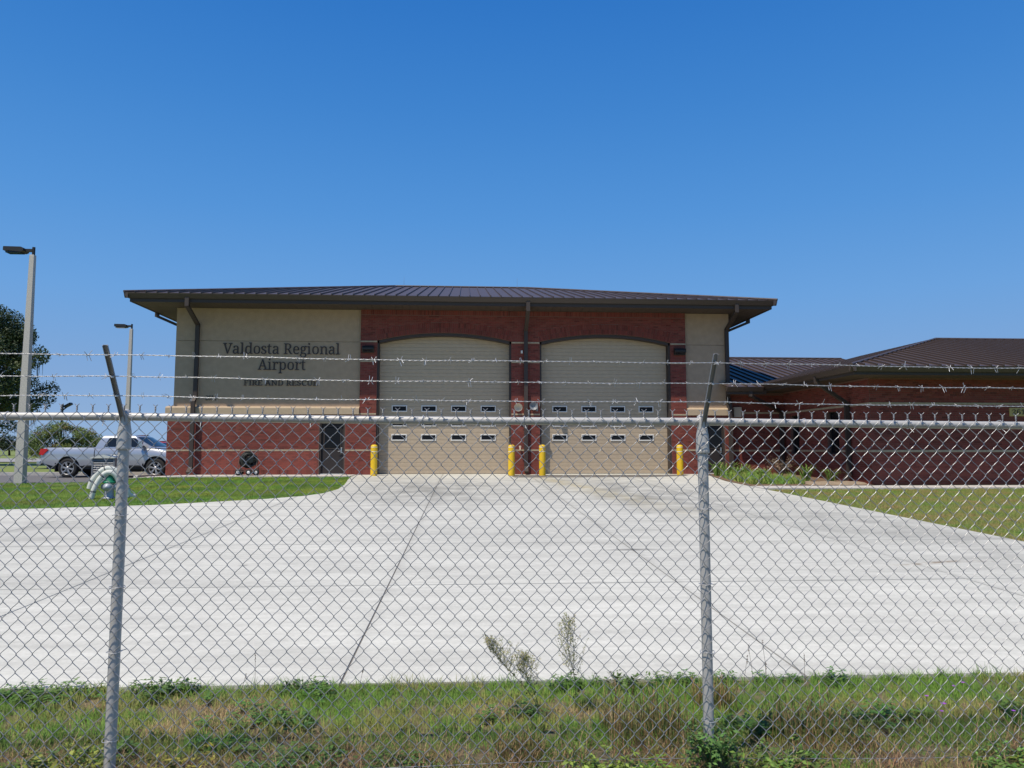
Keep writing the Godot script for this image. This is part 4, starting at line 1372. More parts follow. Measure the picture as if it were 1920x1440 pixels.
func bed_plants() -> void:
	var spots := [[9.75, -28.5, 0.55], [9.85, -27.5, 0.62], [10.25, -26.9, 0.55], [9.72, -26.0, 0.5], [10.05, -25.2, 0.5], [10.5, -25.7, 0.45], [10.0, -24.6, 0.34], [11.75, -25.3, 0.62], [12.3, -24.5, 0.5]]
	var labels := ["green strappy lily clump at the bed's far corner, nearest the station door", "largest green lily clump beside the fence post in the bed", "lily clump behind the largest one, close to the corner downspout", "low lily clump right at the edge of the concrete apron", "yellow-green lily clump in the middle of the bed's front row", "lily clump just before the dry twiggy shrub", "small low clump at the tip of the planting bed", "separate lily clump on bare soil between the dry shrub and the wing", "small lily clump by the wing's corner downspout, on bare soil"]
	for k in spots.size():
		var p: Array = spots[k]
		var o := thing("lily_plant", Vector3(p[0], h(p[0], p[1]), p[1]), labels[k], "plant", "lily clumps in the planting bed")
		var b := MB.new()
		for q in 46:
			var a := rng.randf() * TAU
			var l: float = p[2] * rng.randf_range(0.6, 1.25)
			var out: float = l * rng.randf_range(0.35, 0.95)
			var c := Color(0.13, 0.23, 0.035) * rng.randf_range(0.7, 1.25)
			if rng.randf() < 0.14:
				c = Color(0.30, 0.26, 0.10)
			blade(b, Vector3(rng.randf_range(-0.12, 0.12), 0, rng.randf_range(-0.12, 0.12)), Vector3(cos(a), 0, sin(a)), l, out, 0.028, c)
		part(o, "leaves", b.mesh(), M.blade)
	var low := []
	for k in 420:
		var t := rng.randf()
		var x := lerpf(9.35, 11.2, pow(t, 1.4)) + rng.randf_range(-0.15, 0.15)
		var z := rng.randf_range(-28.7, -24.0)
		if x < 9.3 + maxf(0.0, -25.4 - z) * 0.16:
			continue
		low.append([Vector3(x, h(x, z) + 0.01, z), rng.randf_range(0.5, 1.2), Color(rng.randf_range(0.8, 1.5), rng.randf_range(0.9, 1.2), 1)])
	scatter("bed_growth", tuft(31, 16, 0.26, 0.022, 0.1, [Color(0.11, 0.20, 0.03), Color(0.14, 0.23, 0.04), Color(0.09, 0.16, 0.028)], 0.8), M.blade, low)
	var ds := thing("dry_shrub", Vector3(11.7, h(0, -27.2), -27.2), "dried pale twiggy shrub in front of the wing's dark windows", "shrub")
	var tb := MB.new()
	var lf := MB.new()
	for q in 34:
		var a := rng.randf() * TAU
		var e := Vector3(cos(a) * rng.randf_range(0.2, 0.75), rng.randf_range(0.35, 0.85), sin(a) * rng.randf_range(0.2, 0.7))
		var md := e * 0.5 + Vector3(0, 0.12, 0)
		tb.tube(PackedVector3Array([Vector3.ZERO, md, e]), 0.008, 0.003, 4)
		for w in 14:
			leaf(lf, md.lerp(e, rng.randf()) + Vector3(rng.randf_range(-0.1, 0.1), rng.randf_range(-0.06, 0.1), rng.randf_range(-0.1, 0.1)), rng.randf_range(0.015, 0.035), Color(0.34, 0.25, 0.16) * rng.randf_range(0.6, 1.2))
	part(ds, "twigs", tb.mesh(), M.bark)
	part(ds, "dead_leaves", lf.mesh(), M.leaf)

func blade(b: MB, at: Vector3, dir: Vector3, l: float, out: float, w: float, c: Color) -> void:  # an arching strap leaf
	var side := dir.cross(Vector3.UP).normalized() * w / 2.0
	var p := [at, at + dir * out * 0.3 + Vector3.UP * l * 0.62, at + dir * out * 0.7 + Vector3.UP * l * 0.80, at + dir * out + Vector3.UP * l * 0.66]
	var ww := [0.8, 1.0, 0.7]
	for k in 3:
		if k < 2:
			b.quad(p[k] - side * ww[k], p[k] + side * ww[k], p[k + 1] + side * ww[k + 1], p[k + 1] - side * ww[k + 1], c)
		else:
			b.tri(p[k] - side * ww[k], p[k] + side * ww[k], p[k + 1], c)

func leaf(b: MB, at: Vector3, size: float, c: Color, flat := 0.0) -> void:  # one small pointed leaf, turned at random
	var n := Vector3(rng.randf_range(-1, 1), rng.randf_range(-1, 1) + flat, rng.randf_range(-1, 1)).normalized()
	var u := n.cross(Vector3(rng.randf_range(-1, 1), rng.randf_range(-1, 1), rng.randf_range(-1, 1))).normalized()
	var v := n.cross(u)
	b.quad(at - u * size, at - v * size * 0.45 + n * size * 0.12, at + u * size, at + v * size * 0.45 + n * size * 0.12, c)

# ---------------------------------------------------------------- vehicles
func vgrid(b: MB, rows: Array, flip: bool) -> void:  # rows of points, joined smoothly
	var k0 := b.v.size()
	var nr := rows.size()
	var nc: int = rows[0].size()
	for r in nr:
		for q in nc:
			var du: Vector3 = rows[r][mini(q + 1, nc - 1)] - rows[r][maxi(q - 1, 0)]
			var dv: Vector3 = rows[mini(r + 1, nr - 1)][q] - rows[maxi(r - 1, 0)][q]
			var nn := du.cross(dv).normalized()
			b.v.append(rows[r][q])
			b.n.append(-nn if flip else nn)
			b.c.append(Color.WHITE)
			b.t.append(Vector2(rows[r][q].x, rows[r][q].y))
	for r in nr - 1:
		for q in nc - 1:
			var a := k0 + r * nc + q
			var d := a + nc
			if flip:
				b.i.append_array(PackedInt32Array([a, a + 1, d + 1, a, d + 1, d]))
			else:
				b.i.append_array(PackedInt32Array([a, d + 1, a + 1, a, d, d + 1]))

func vehicle(s: Node3D, g: Dictionary) -> void:
	var ln: float = g.len
	var axles: Array = g.axles
	var wr: float = g.wheel
	var top := func(x: float) -> float:
		var t: Array = g.top
		for k in t.size() - 1:
			if x <= t[k + 1][0]:
				return lerpf(t[k][1], t[k + 1][1], smoothstep(0.0, 1.0, (x - t[k][0]) / maxf(t[k + 1][0] - t[k][0], 0.001)) * 0.5 + 0.5 * (x - t[k][0]) / maxf(t[k + 1][0] - t[k][0], 0.001))
		return t[-1][1]
	var low := func(x: float) -> float:
		var y: float = g.low + 0.10 * smoothstep(ln - 0.6, ln, x) + 0.12 * smoothstep(0.6, 0.0, x)
		for a in axles:
			var dx: float = absf(x - a)
			var rr := wr + 0.10
			if dx < rr:
				y = maxf(y, wr + sqrt(rr * rr - dx * dx))
		return y
	var hw := func(x: float, y: float) -> float:
		var t: float = top.call(x)
		var p := clampf((y - 0.42) / (t - 0.42), 0.0, 1.0)
		var z: float = g.half - 0.12 * pow(p, 4.0) - 0.10 * pow(1.0 - p, 1.6) - 0.012 * smoothstep(0.35, 0.55, p) + 0.012 * smoothstep(0.55, 0.75, p)
		z -= 0.05 * pow(clampf(1.0 - x / 0.15, 0.0, 1.0), 2.0) + 0.24 * pow(clampf((x - ln + 0.75) / 0.75, 0.0, 1.0), 2.2)
		for a in axles:
			z += 0.035 * exp(-pow((x - a) / 0.55, 4.0)) * clampf(1.3 - p, 0.0, 1.0)
		return z
	var body := MB.new()
	var xs := PackedFloat32Array()
	var x := 0.0
	while x < ln - 0.001:
		xs.append(x)
		x += 0.05
	xs.append(ln)
	for e in [1, -1]:
		var rows := []
		for r in 11:
			var row := PackedVector3Array()
			for q in xs:
				var y := lerpf(low.call(q), top.call(q), r / 10.0)
				row.append(Vector3(q, y, e * hw.call(q, y)))
			rows.append(row)
		vgrid(body, rows, e < 0)
	var cap := []
	for r in 9:
		var row := PackedVector3Array()
		for q in xs:
			var w := 1.0 - 2.0 * r / 8.0
			var t: float = top.call(q)
			var z: float = hw.call(q, t)
			row.append(Vector3(q, t + 0.035 * (1.0 - w * w) - (0.12 if g.bed > q and absf(w) < 0.95 else 0.0), z * w))
		cap.append(row)
	vgrid(body, cap, false)
	for e in [0.0, ln]:
		var rows := []
		for r in 9:
			var y := lerpf(low.call(e), top.call(e), r / 8.0)
			var z: float = hw.call(e, y)
			rows.append(PackedVector3Array([Vector3(e, y, -z), Vector3(e + (0.05 if e > 1 else -0.02), y, 0), Vector3(e, y, z)]))
		vgrid(body, rows, e > 1.0)
	part(s, "body", body.mesh(), M[g.paint])
	var un := MB.new()
	un.box(Vector3(0.25, 0.36, -g.half + 0.14), Vector3(ln - 0.35, 0.98, g.half - 0.14))
	un.box(Vector3(0.5, 0.24, -0.3), Vector3(ln - 0.9, 0.36, 0.3))
	part(s, "underbody", un.mesh(), M.black)
	# cabin
	var c: Array = g.cab  # belt rear, roof rear, roof front, belt front as Vector2
	var cm := MB.new()
	var zb: float = g.half - 0.10
	var zr: float = g.half - 0.27
	var ring := []
	for k in 9:
		var p := k / 8.0
		var y := lerpf(c[0].y, c[1].y, p)
		var z := lerpf(zb, zr, p * 0.75 + 0.25 * p * p) - 0.06 * smoothstep(0.86, 1.0, p)
		var xa := lerpf(c[0].x, c[1].x, p - 0.1 * sin(PI * p))
		var xb := lerpf(c[3].x, c[2].x, p + 0.05 * sin(PI * p))
		ring.append([xa, xb, y, z])
	for e in [1, -1]:
		var rows := []
		for q in ring:
			var row := PackedVector3Array()
			for w in 7:
				row.append(Vector3(lerpf(q[0], q[1], w / 6.0), q[2], e * q[3]))
			rows.append(row)
		vgrid(cm, rows, e < 0)
	for e in 2:
		var rows := []
		for q in ring:
			var row := PackedVector3Array()
			for w in 7:
				var t := 1.0 - 2.0 * w / 6.0
				row.append(Vector3(q[e] + (0.14 if e else -0.03) * (1.0 - t * t), q[2], q[3] * t))
			rows.append(row)
		vgrid(cm, rows, e == 0)
	var roof := []
	for r in 7:
		var t := 1.0 - 2.0 * r / 6.0
		var row := PackedVector3Array()
		for w in 7:
			var q: Array = ring[8]
			var xx := lerpf(q[0] - 0.03 * (1 - t * t), q[1] + 0.14 * (1 - t * t), w / 6.0)
			row.append(Vector3(xx, q[2] + 0.03 * (1.0 - t * t) + 0.015 * sin(PI * w / 6.0), q[3] * t))
		roof.append(row)
	vgrid(cm, roof, false)
	part(s, "cabin", cm.mesh(), M[g.paint])
	# glass
	var slope: float = (zr - zb) / (c[1].y - c[0].y)
	var zat := func(y: float) -> float:
		var p: float = (y - c[0].y) / (c[1].y - c[0].y)
		return lerpf(zb, zr, p * 0.75 + 0.25 * p * p)
	for w in g.windows:
		for e in [1, -1]:
			var gm := MB.new()
			var pts := []
			for q in w:
				pts.append(Vector3(q.x, q.y, e * (zat.call(q.y) + 0.012)))
			if e > 0:
				gm.quad(pts[0], pts[1], pts[2], pts[3])
			else:
				gm.quad(pts[3], pts[2], pts[1], pts[0])
			part(s, "side_window", gm.mesh(), M.auto_glass)
	for e in 2:
		var rows := []
		for k in range(1, 8):
			var q: Array = ring[k]
			var row := PackedVector3Array()
			for w in 7:
				var t := 0.9 * (1.0 - 2.0 * w / 6.0)
				row.append(Vector3(q[e] + (0.14 if e else -0.03) * (1.0 - t * t) + (0.012 if e else -0.012), q[2] + 0.004, q[3] * t))
			rows.append(row)
		var gm := MB.new()
		vgrid(gm, rows, e == 0)
		part(s, "windshield" if e else "rear_window", gm.mesh(), M.auto_glass)
	# wheels
	for a in axles:
		for e in [1, -1]:
			var wx := Transform3D(Basis(Vector3.RIGHT, e * PI / 2), Vector3(a, wr, e * (g.half - 0.15)))
			var t := MB.new()
			t.lathe([Vector2(wr * 0.6, -0.13), Vector2(wr * 0.96, -0.13), Vector2(wr, -0.10), Vector2(wr, 0.10), Vector2(wr * 0.96, 0.13), Vector2(wr * 0.80, 0.145), Vector2(wr * 0.66, 0.13), Vector2(wr * 0.64, 0.11)], 32, wx)
			t.lathe([Vector2(wr * 0.66, 0.02), Vector2(0.0, 0.02)], 24, wx)
			var wheel := part(s, "wheel", t.mesh(), M.rubber)
			var rim := MB.new()
			rim.lathe([Vector2(wr * 0.60, 0.06), Vector2(wr * 0.62, 0.125), Vector2(wr * 0.67, 0.132), Vector2(wr * 0.68, 0.12)], 32, wx)
			for k in 6:
				for q in [-0.13, 0.13]:
					var an: float = TAU * k / 6.0 + q + 0.2
					var a0: float = TAU * k / 6.0 + q * 0.6 + 0.2
					rim.bar(wx * Vector3(cos(a0) * wr * 0.14, 0.105, sin(a0) * wr * 0.14), wx * Vector3(cos(an) * wr * 0.63, 0.112, sin(an) * wr * 0.63), 0.026, 0.03, Color.WHITE, Vector3(0, 0, e))
			rim.lathe([Vector2(wr * 0.18, 0.08), Vector2(wr * 0.17, 0.12), Vector2(wr * 0.08, 0.13), Vector2(0.0, 0.13)], 16, wx)
			part(wheel, "rim", rim.mesh(), M.alloy)

func vehicles() -> void:
	var s := thing("pickup_truck", Vector3(-17.95, 0.46, -34.0), "silver extended-cab pickup truck parked side-on beyond the lawn", "pickup truck")
	s.rotation.y = deg_to_rad(-3.6)
	var g := {
		"len": 5.8, "axles": [1.2, 4.92], "wheel": 0.405, "low": 0.50, "half": 0.99, "bed": 2.2, "paint": "truck_paint",
		"top": [[0.0, 1.16], [0.12, 1.27], [2.3, 1.27], [4.3, 1.26], [4.75, 1.22], [5.35, 1.13], [5.62, 1.06], [5.8, 0.88]],
		"cab": [Vector2(2.30, 1.25), Vector2(2.58, 1.79), Vector2(3.85, 1.80), Vector2(4.78, 1.22)],
		"windows": [[Vector2(2.66, 1.31), Vector2(3.28, 1.31), Vector2(3.28, 1.69), Vector2(2.84, 1.69)], [Vector2(3.33, 1.31), Vector2(4.45, 1.29), Vector2(3.92, 1.69), Vector2(3.33, 1.69)]],
	}
	vehicle(s, g)
	var m := MB.new()
	m.poly(PackedVector2Array([Vector2(-0.02, 0.98), Vector2(0.13, 0.95), Vector2(0.33, 1.17), Vector2(0.30, 1.23), Vector2(0.02, 1.22)]), Transform3D(Basis(), Vector3(0, 0, 0.975)), 0.14)
	part(s, "tail_light", m.mesh(), M.lens_red)
	m = MB.new()
	m.poly(PackedVector2Array([Vector2(5.30, 0.95), Vector2(5.66, 0.88), Vector2(5.74, 1.0), Vector2(5.48, 1.09)]), Transform3D(Basis(Vector3.UP, -0.42), Vector3(0.47, 0, -1.33 - 0.03)), 0.05)
	m.xbox(Transform3D(Basis(Vector3.UP, -0.55), Vector3(5.66, 0.96, 0.80)), Vector3(0.36, 0.16, 0.06))
	part(s, "headlight", m.mesh(), M.lens_clear)
	m = MB.new()
	m.cbox(Vector3(-0.16, 0.55, -0.9), Vector3(0.02, 0.72, 0.93), 0.03)
	part(s, "rear_bumper", m.mesh(), M.chrome)
	m = MB.new()
	m.xbox(Transform3D(Basis(Vector3.UP, -0.4), Vector3(5.70, 0.62, 0.66)), Vector3(0.34, 0.22, 0.12))
	m.box(Vector3(5.7, 0.5, -0.75), Vector3(5.88, 0.74, 0.62))
	part(s, "front_bumper", m.mesh(), M.chrome)
	m = MB.new()
	m.box(Vector3(5.74, 0.76, -0.6), Vector3(5.86, 1.0, 0.6))
	part(s, "grille", m.mesh(), M.black)
	m = MB.new()
	m.xbox(Transform3D(Basis(Vector3.UP, 0.2), Vector3(4.32, 1.42, 1.08)), Vector3(0.16, 0.24, 0.2))
	m.box(Vector3(4.3, 1.33, 0.86), Vector3(4.36, 1.37, 1.04))
	part(s, "mirror", m.mesh(), M.chrome)
	m = MB.new()
	m.tube(PackedVector3Array([Vector3(3.36, 1.075, 0.965), Vector3(3.38, 1.08, 1.005), Vector3(3.6, 1.08, 1.005), Vector3(3.62, 1.075, 0.965)]), 0.018, 0.018, 8)
	part(s, "door_handle", m.mesh(), M.black)
	m = MB.new()
	for x in [2.3, 3.29, 4.4]:
		var p := PackedVector3Array()
		for k in 9:
			var y := lerpf(0.55, 1.24, k / 8.0)
			var q := (y - 0.42) / 0.85
			p.append(Vector3(x + (0.08 * (1.0 - k / 8.0) if x > 4.0 else 0.0), y, 0.99 - 0.12 * pow(q, 4.0) - 0.10 * pow(1.0 - q, 1.6) - 0.012 * smoothstep(0.35, 0.55, q) + 0.012 * smoothstep(0.55, 0.75, q)))
		m.tube(p, 0.016 if x < 2.5 else 0.008, 0.016 if x < 2.5 else 0.008, 6)
	part(s, "panel_gap", m.mesh(), M.black)
	m = MB.new()
	m.box(Vector3(0.66, 0.25, 0.72), Vector3(0.69, 0.62, 0.97))
	m.box(Vector3(4.36, 0.25, 0.72), Vector3(4.39, 0.6, 0.97))
	part(s, "mud_flap", m.mesh(), M.rubber)
	m = MB.new()
	m.box(Vector3(1.85, 0.46, -0.9), Vector3(4.3, 0.52, 0.93))
	part(s, "rocker_trim", m.mesh(), M.black)
	m = MB.new()
	m.box(Vector3(0.1, 1.24, -0.88), Vector3(2.2, 1.262, 0.84))
	m.box(Vector3(1.2, 1.26, -0.92), Vector3(2.28, 1.31, -0.86))
	part(s, "bed_liner", m.mesh(), M.rubber)

	var r := thing("red_car", Vector3(-17.4, 0.46, -38.2), "red car mostly hidden behind the pickup's hood", "car")
	r.rotation.y = deg_to_rad(-3.6)
	vehicle(r, {
		"len": 4.6, "axles": [0.85, 3.65], "wheel": 0.34, "low": 0.36, "half": 0.9, "bed": 0.0, "paint": "red_paint",
		"top": [[0.0, 0.95], [0.15, 1.02], [1.0, 1.05], [3.4, 1.02], [4.2, 0.92], [4.6, 0.7]],
		"cab": [Vector2(0.35, 1.02), Vector2(0.9, 1.58), Vector2(2.45, 1.60), Vector2(3.5, 1.0)],
		"windows": [[Vector2(0.85, 1.08), Vector2(1.7, 1.08), Vector2(1.7, 1.5), Vector2(1.1, 1.5)], [Vector2(1.76, 1.08), Vector2(3.1, 1.06), Vector2(2.45, 1.5), Vector2(1.76, 1.5)]],
	})

# ---------------------------------------------------------------- trees
func crown(b: MB, clusters: Array, per: int, size: float, cols: Array) -> void:
	for c in clusters:
		var tone: Color = cols[rng.randi_range(0, cols.size() - 1)]
		var k := rng.randf_range(0.8, 1.2)
		for q in int(per * c[1] * c[1]):
			var d := Vector3(rng.randfn(), rng.randfn() * 0.75, rng.randfn())
			d = d.normalized() * pow(rng.randf(), 0.4)
			leaf(b, c[0] + d * c[1] * Vector3(1, 0.72, 1), size * rng.randf_range(0.6, 1.2), tone * k * rng.randf_range(0.75, 1.25), 0.8)

func trees() -> void:
	rng.seed = 4242
	# spreading oak
	var o := thing("oak_tree", Vector3(-38.6, 0.45, -60.0), "tall spreading dark oak tree behind the nearer lamp standard", "tree")
	var tr := MB.new()
	tr.tube(PackedVector3Array([Vector3(0, -0.2, 0), Vector3(0.1, 2.2, 0.1), Vector3(0.0, 4.4, 0)]), 0.7, 0.45, 12)
	var cl := []
	for k in 62:
		var a := rng.randf() * TAU
		var y := rng.randf_range(0.12, 1.0)
		var reach := 6.4 * sqrt(maxf(0.06, 1.0 - pow((y - 0.42) / 0.62, 2.0)))
		var p := Vector3(cos(a) * reach * rng.randf_range(0.45, 0.95), 2.9 + y * 8.6, sin(a) * reach * rng.randf_range(0.4, 0.9))
		cl.append([p, rng.randf_range(1.0, 1.7)])
		if k % 2 == 0:
			tr.tube(PackedVector3Array([Vector3(0, 3.4 + y * 1.5, 0), p * Vector3(0.5, 0, 0.5) + Vector3(0, lerpf(4.2, p.y, 0.6), 0), p]), 0.2, 0.05, 7)
	for e in [[Vector3(6.0, 8.2, 1.5), 1.0], [Vector3(4.6, 6.2, 2.0), 1.4], [Vector3(3.6, 8.9, 2.0), 1.4], [Vector3(3.0, 5.0, 2.4), 1.5], [Vector3(2.2, 7.4, 2.4), 1.5], [Vector3(6.6, 5.9, 0.6), 0.8], [Vector3(5.2, 7.4, 2.0), 1.1], [Vector3(6.2, 5.0, 1.0), 1.15], [Vector3(5.4, 4.3, 2.0), 1.2], [Vector3(4.5, 10.0, 1.0), 1.2], [Vector3(3.4, 11.2, 1.0), 1.2], [Vector3(4.6, 2.9, 2.4), 0.9], [Vector3(2.4, 11.7, 0.5), 1.1]]:
		cl.append(e)
		tr.tube(PackedVector3Array([Vector3(0, 4, 0), e[0] * Vector3(0.5, 0, 0.5) + Vector3(0, lerpf(4.2, e[0].y, 0.6), 0), e[0]]), 0.16, 0.04, 7)
	part(o, "trunk", tr.mesh(), M.bark)
	var b := MB.new()
	crown(b, cl, 430, 0.12, [Color(0.045, 0.075, 0.022), Color(0.06, 0.092, 0.028), Color(0.08, 0.11, 0.036), Color(0.036, 0.06, 0.022)])
	part(o, "crown", b.mesh(), M.leaf)
	var ms := MB.new()
	for k in 60:
		var c: Array = cl[rng.randi_range(0, cl.size() - 1)]
		var p: Vector3 = c[0] + Vector3(rng.randf_range(-1, 1), -0.5, rng.randf_range(-1, 1)) * c[1]
		for q in 9:
			var e := p + Vector3(rng.randf_range(-0.2, 0.2), 0, rng.randf_range(-0.2, 0.2))
			ms.tube(PackedVector3Array([e, e + Vector3(rng.randf_range(-0.1, 0.1), -0.4, 0.05), e + Vector3(rng.randf_range(-0.1, 0.1), -rng.randf_range(0.6, 1.3), 0)]), 0.022, 0.006, 4, Color.WHITE, false)
	stuff(part(o, "hanging_moss", ms.mesh(), M.moss))
	# bushy tree by the lot
	var u := thing("bushy_tree", Vector3(-25.8, 0.45, -50.0), "low bushy rounded tree behind the bed of the pickup truck", "tree")
	var st := MB.new()
	var c2 := []
	for k in 60:
		var a := rng.randf() * TAU
		var r := rng.randf_range(0.2, 1.0)
		var p := Vector3(cos(a) * r * 2.2, 0.6 + rng.randf_range(0.0, 2.2) * sqrt(1.0 - 0.75 * r * r), sin(a) * r * 1.8)
		c2.append([p, rng.randf_range(0.35, 0.6)])
		st.tube(PackedVector3Array([Vector3(cos(a) * 0.15, 0, sin(a) * 0.15), p * 0.6, p]), 0.035, 0.012, 5)
	for k in 26:
		var a := rng.randf() * TAU
		var r := rng.randf_range(0.2, 1.9)
		c2.append([Vector3(cos(a) * r, 2.75 - 0.35 * r + rng.randf_range(-0.1, 0.25), sin(a) * r), 0.22])
	c2.append([Vector3(2.3, 1.5, 0.4), 0.6])
	c2.append([Vector3(2.0, 0.9, 0.4), 0.6])
	part(u, "stems", st.mesh(), M.bark)
	b = MB.new()
	crown(b, c2, 1500, 0.06, [Color(0.16, 0.22, 0.06), Color(0.20, 0.24, 0.07), Color(0.13, 0.19, 0.055), Color(0.22, 0.18, 0.07)])
	part(u, "crown", b.mesh(), M.leaf)
	# far tree line
	var spots := [[-95.2, -152.0, 4.5], [-91.3, -150.0, 4.2], [-98.5, -154.0, 4.7], [-87.4, -150.0, 4.1], [-84.2, -152.0, 3.9], [-81.5, -158.0, 2.7], [-78.5, -165.0, 2.3], [-74.5, -170.0, 2.1], [-76.5, -182.0, 2.2], [-71.0, -175.0, 1.9], [-66.5, -175.0, 1.8], [-62.5, -172.0, 1.7]]
	var lb := ["dark distant tree, second from the end of the far line", "dark distant tree at the picture's edge, below the oak", "dark distant tree beyond the picture's edge, last of the far line", "dark round distant tree just left of the nearer lamp standard's foot", "dark distant tree directly behind the nearer lamp standard", "lower distant tree just right of the nearer lamp standard", "low distant tree behind the left half of the bushy tree", "low far tree behind the right half of the bushy tree", "farthest small tree, behind the bushy tree's middle", "small far tree behind the pickup's cab", "small far tree behind the pickup's hood", "small far tree behind the red car"]
	var protos := []
	for k in spots.size():
		var e: Array = spots[k]
		var t := thing("distant_tree", Vector3(e[0], 0.4, e[1]), lb[k], "tree", "trees in the distant line")
		if k < 3:
			var mm := MB.new()
			var cc := []
			for q in 16:
				var a := rng.randf() * TAU
				var y := rng.randf()
				cc.append([Vector3(cos(a) * 0.62 * (1.1 - 0.6 * y) * sqrt(rng.randf()), 0.25 + 0.62 * y, sin(a) * 0.6 * (1.1 - 0.6 * y) * sqrt(rng.randf())), rng.randf_range(0.18, 0.28)])
			crown(mm, cc, 4200, 0.042, [Color(0.035, 0.055, 0.022), Color(0.045, 0.068, 0.026), Color(0.055, 0.075, 0.03)])
			var tm := MB.new()
			tm.tube(PackedVector3Array([Vector3(0, 0, 0), Vector3(0.02, 0.4, 0)]), 0.04, 0.025, 6)
			protos.append([mm.mesh(), tm.mesh()])
		var pr: Array = protos[k % 3]
		part(t, "trunk", pr[1], M.bark)
		part(t, "crown", pr[0], M.leaf)
		t.scale = Vector3(e[2] * 1.35, e[2], e[2] * 1.35)
		t.rotation.y = k * 1.3

# ---------------------------------------------------------------- verge, lawns and weeds
func tuft(sd: int, blades: int, tall: float, wide: float, spread: float, cols: Array, lean := 0.5) -> ArrayMesh:
	var r := RandomNumberGenerator.new()
	r.seed = sd
	var b := MB.new()
	for k in blades:
		var a := r.randf() * TAU
		var dir := Vector3(cos(a), 0, sin(a))
		var l := tall * r.randf_range(0.45, 1.15)
		var out := l * r.randf_range(0.1, lean * 2.0)
		var at := Vector3(r.randf_range(-1, 1), 0, r.randf_range(-1, 1)) * spread
		var c: Color = cols[r.randi_range(0, cols.size() - 1)] * r.randf_range(0.8, 1.2)
		var side := Vector3(-dir.z, 0, dir.x).rotated(Vector3.UP, r.randf_range(-0.8, 0.8)) * wide / 2.0
		var m := at + dir * out * 0.4 + Vector3.UP * l * 0.65
		var tip := at + dir * out + Vector3.UP * l
		var g := (m - at).cross(side).normalized()
		for e in [1.0, -1.0]:  # both faces, with the soft upward normals of a grass blade
			var o: Vector3 = g * float(e) * 0.0002
			var k0 := b.v.size()
			if e > 0:
				b.quad(at + side + o, at - side + o, m - side * 0.7 + o, m + side * 0.7 + o, c)
				b.tri(m + side * 0.7 + o, m - side * 0.7 + o, tip + o, c)
			else:
				b.quad(at - side + o, at + side + o, m + side * 0.7 + o, m - side * 0.7 + o, c)
				b.tri(m - side * 0.7 + o, m + side * 0.7 + o, tip + o, c)
			var flip := -1.0 if b.n[k0].dot(g) * float(e) < 0 else 1.0
			var nn := (b.n[k0] * 0.55 + Vector3.UP).normalized()
			for q in range(k0, b.v.size()):
				b.n[q] = nn
			assert(flip > 0)
	return b.mesh()

func scatter(called: String, m: Mesh, material: Material, places: Array) -> MultiMeshInstance3D:  # places: [Vector3, scale, Color]
	var mm := MultiMesh.new()
	mm.transform_format = MultiMesh.TRANSFORM_3D
	mm.use_colors = true
	mm.mesh = m
	mm.instance_count = places.size()
	for k in places.size():
		var p: Array = places[k]
		var s: float = p[1]
		mm.set_instance_transform(k, Transform3D(Basis(Vector3.UP, rng.randf() * TAU).scaled(Vector3(s, s * rng.randf_range(0.8, 1.2), s)), p[0]))
		mm.set_instance_color(k, p[2])
	var o := MultiMeshInstance3D.new()
	o.multimesh = mm
	o.material_override = material
	put(self, o, called)
	stuff(o)
	return o

func edge_z(x: float) -> float:  # where the apron begins
	return -5.5 + 0.008 * x

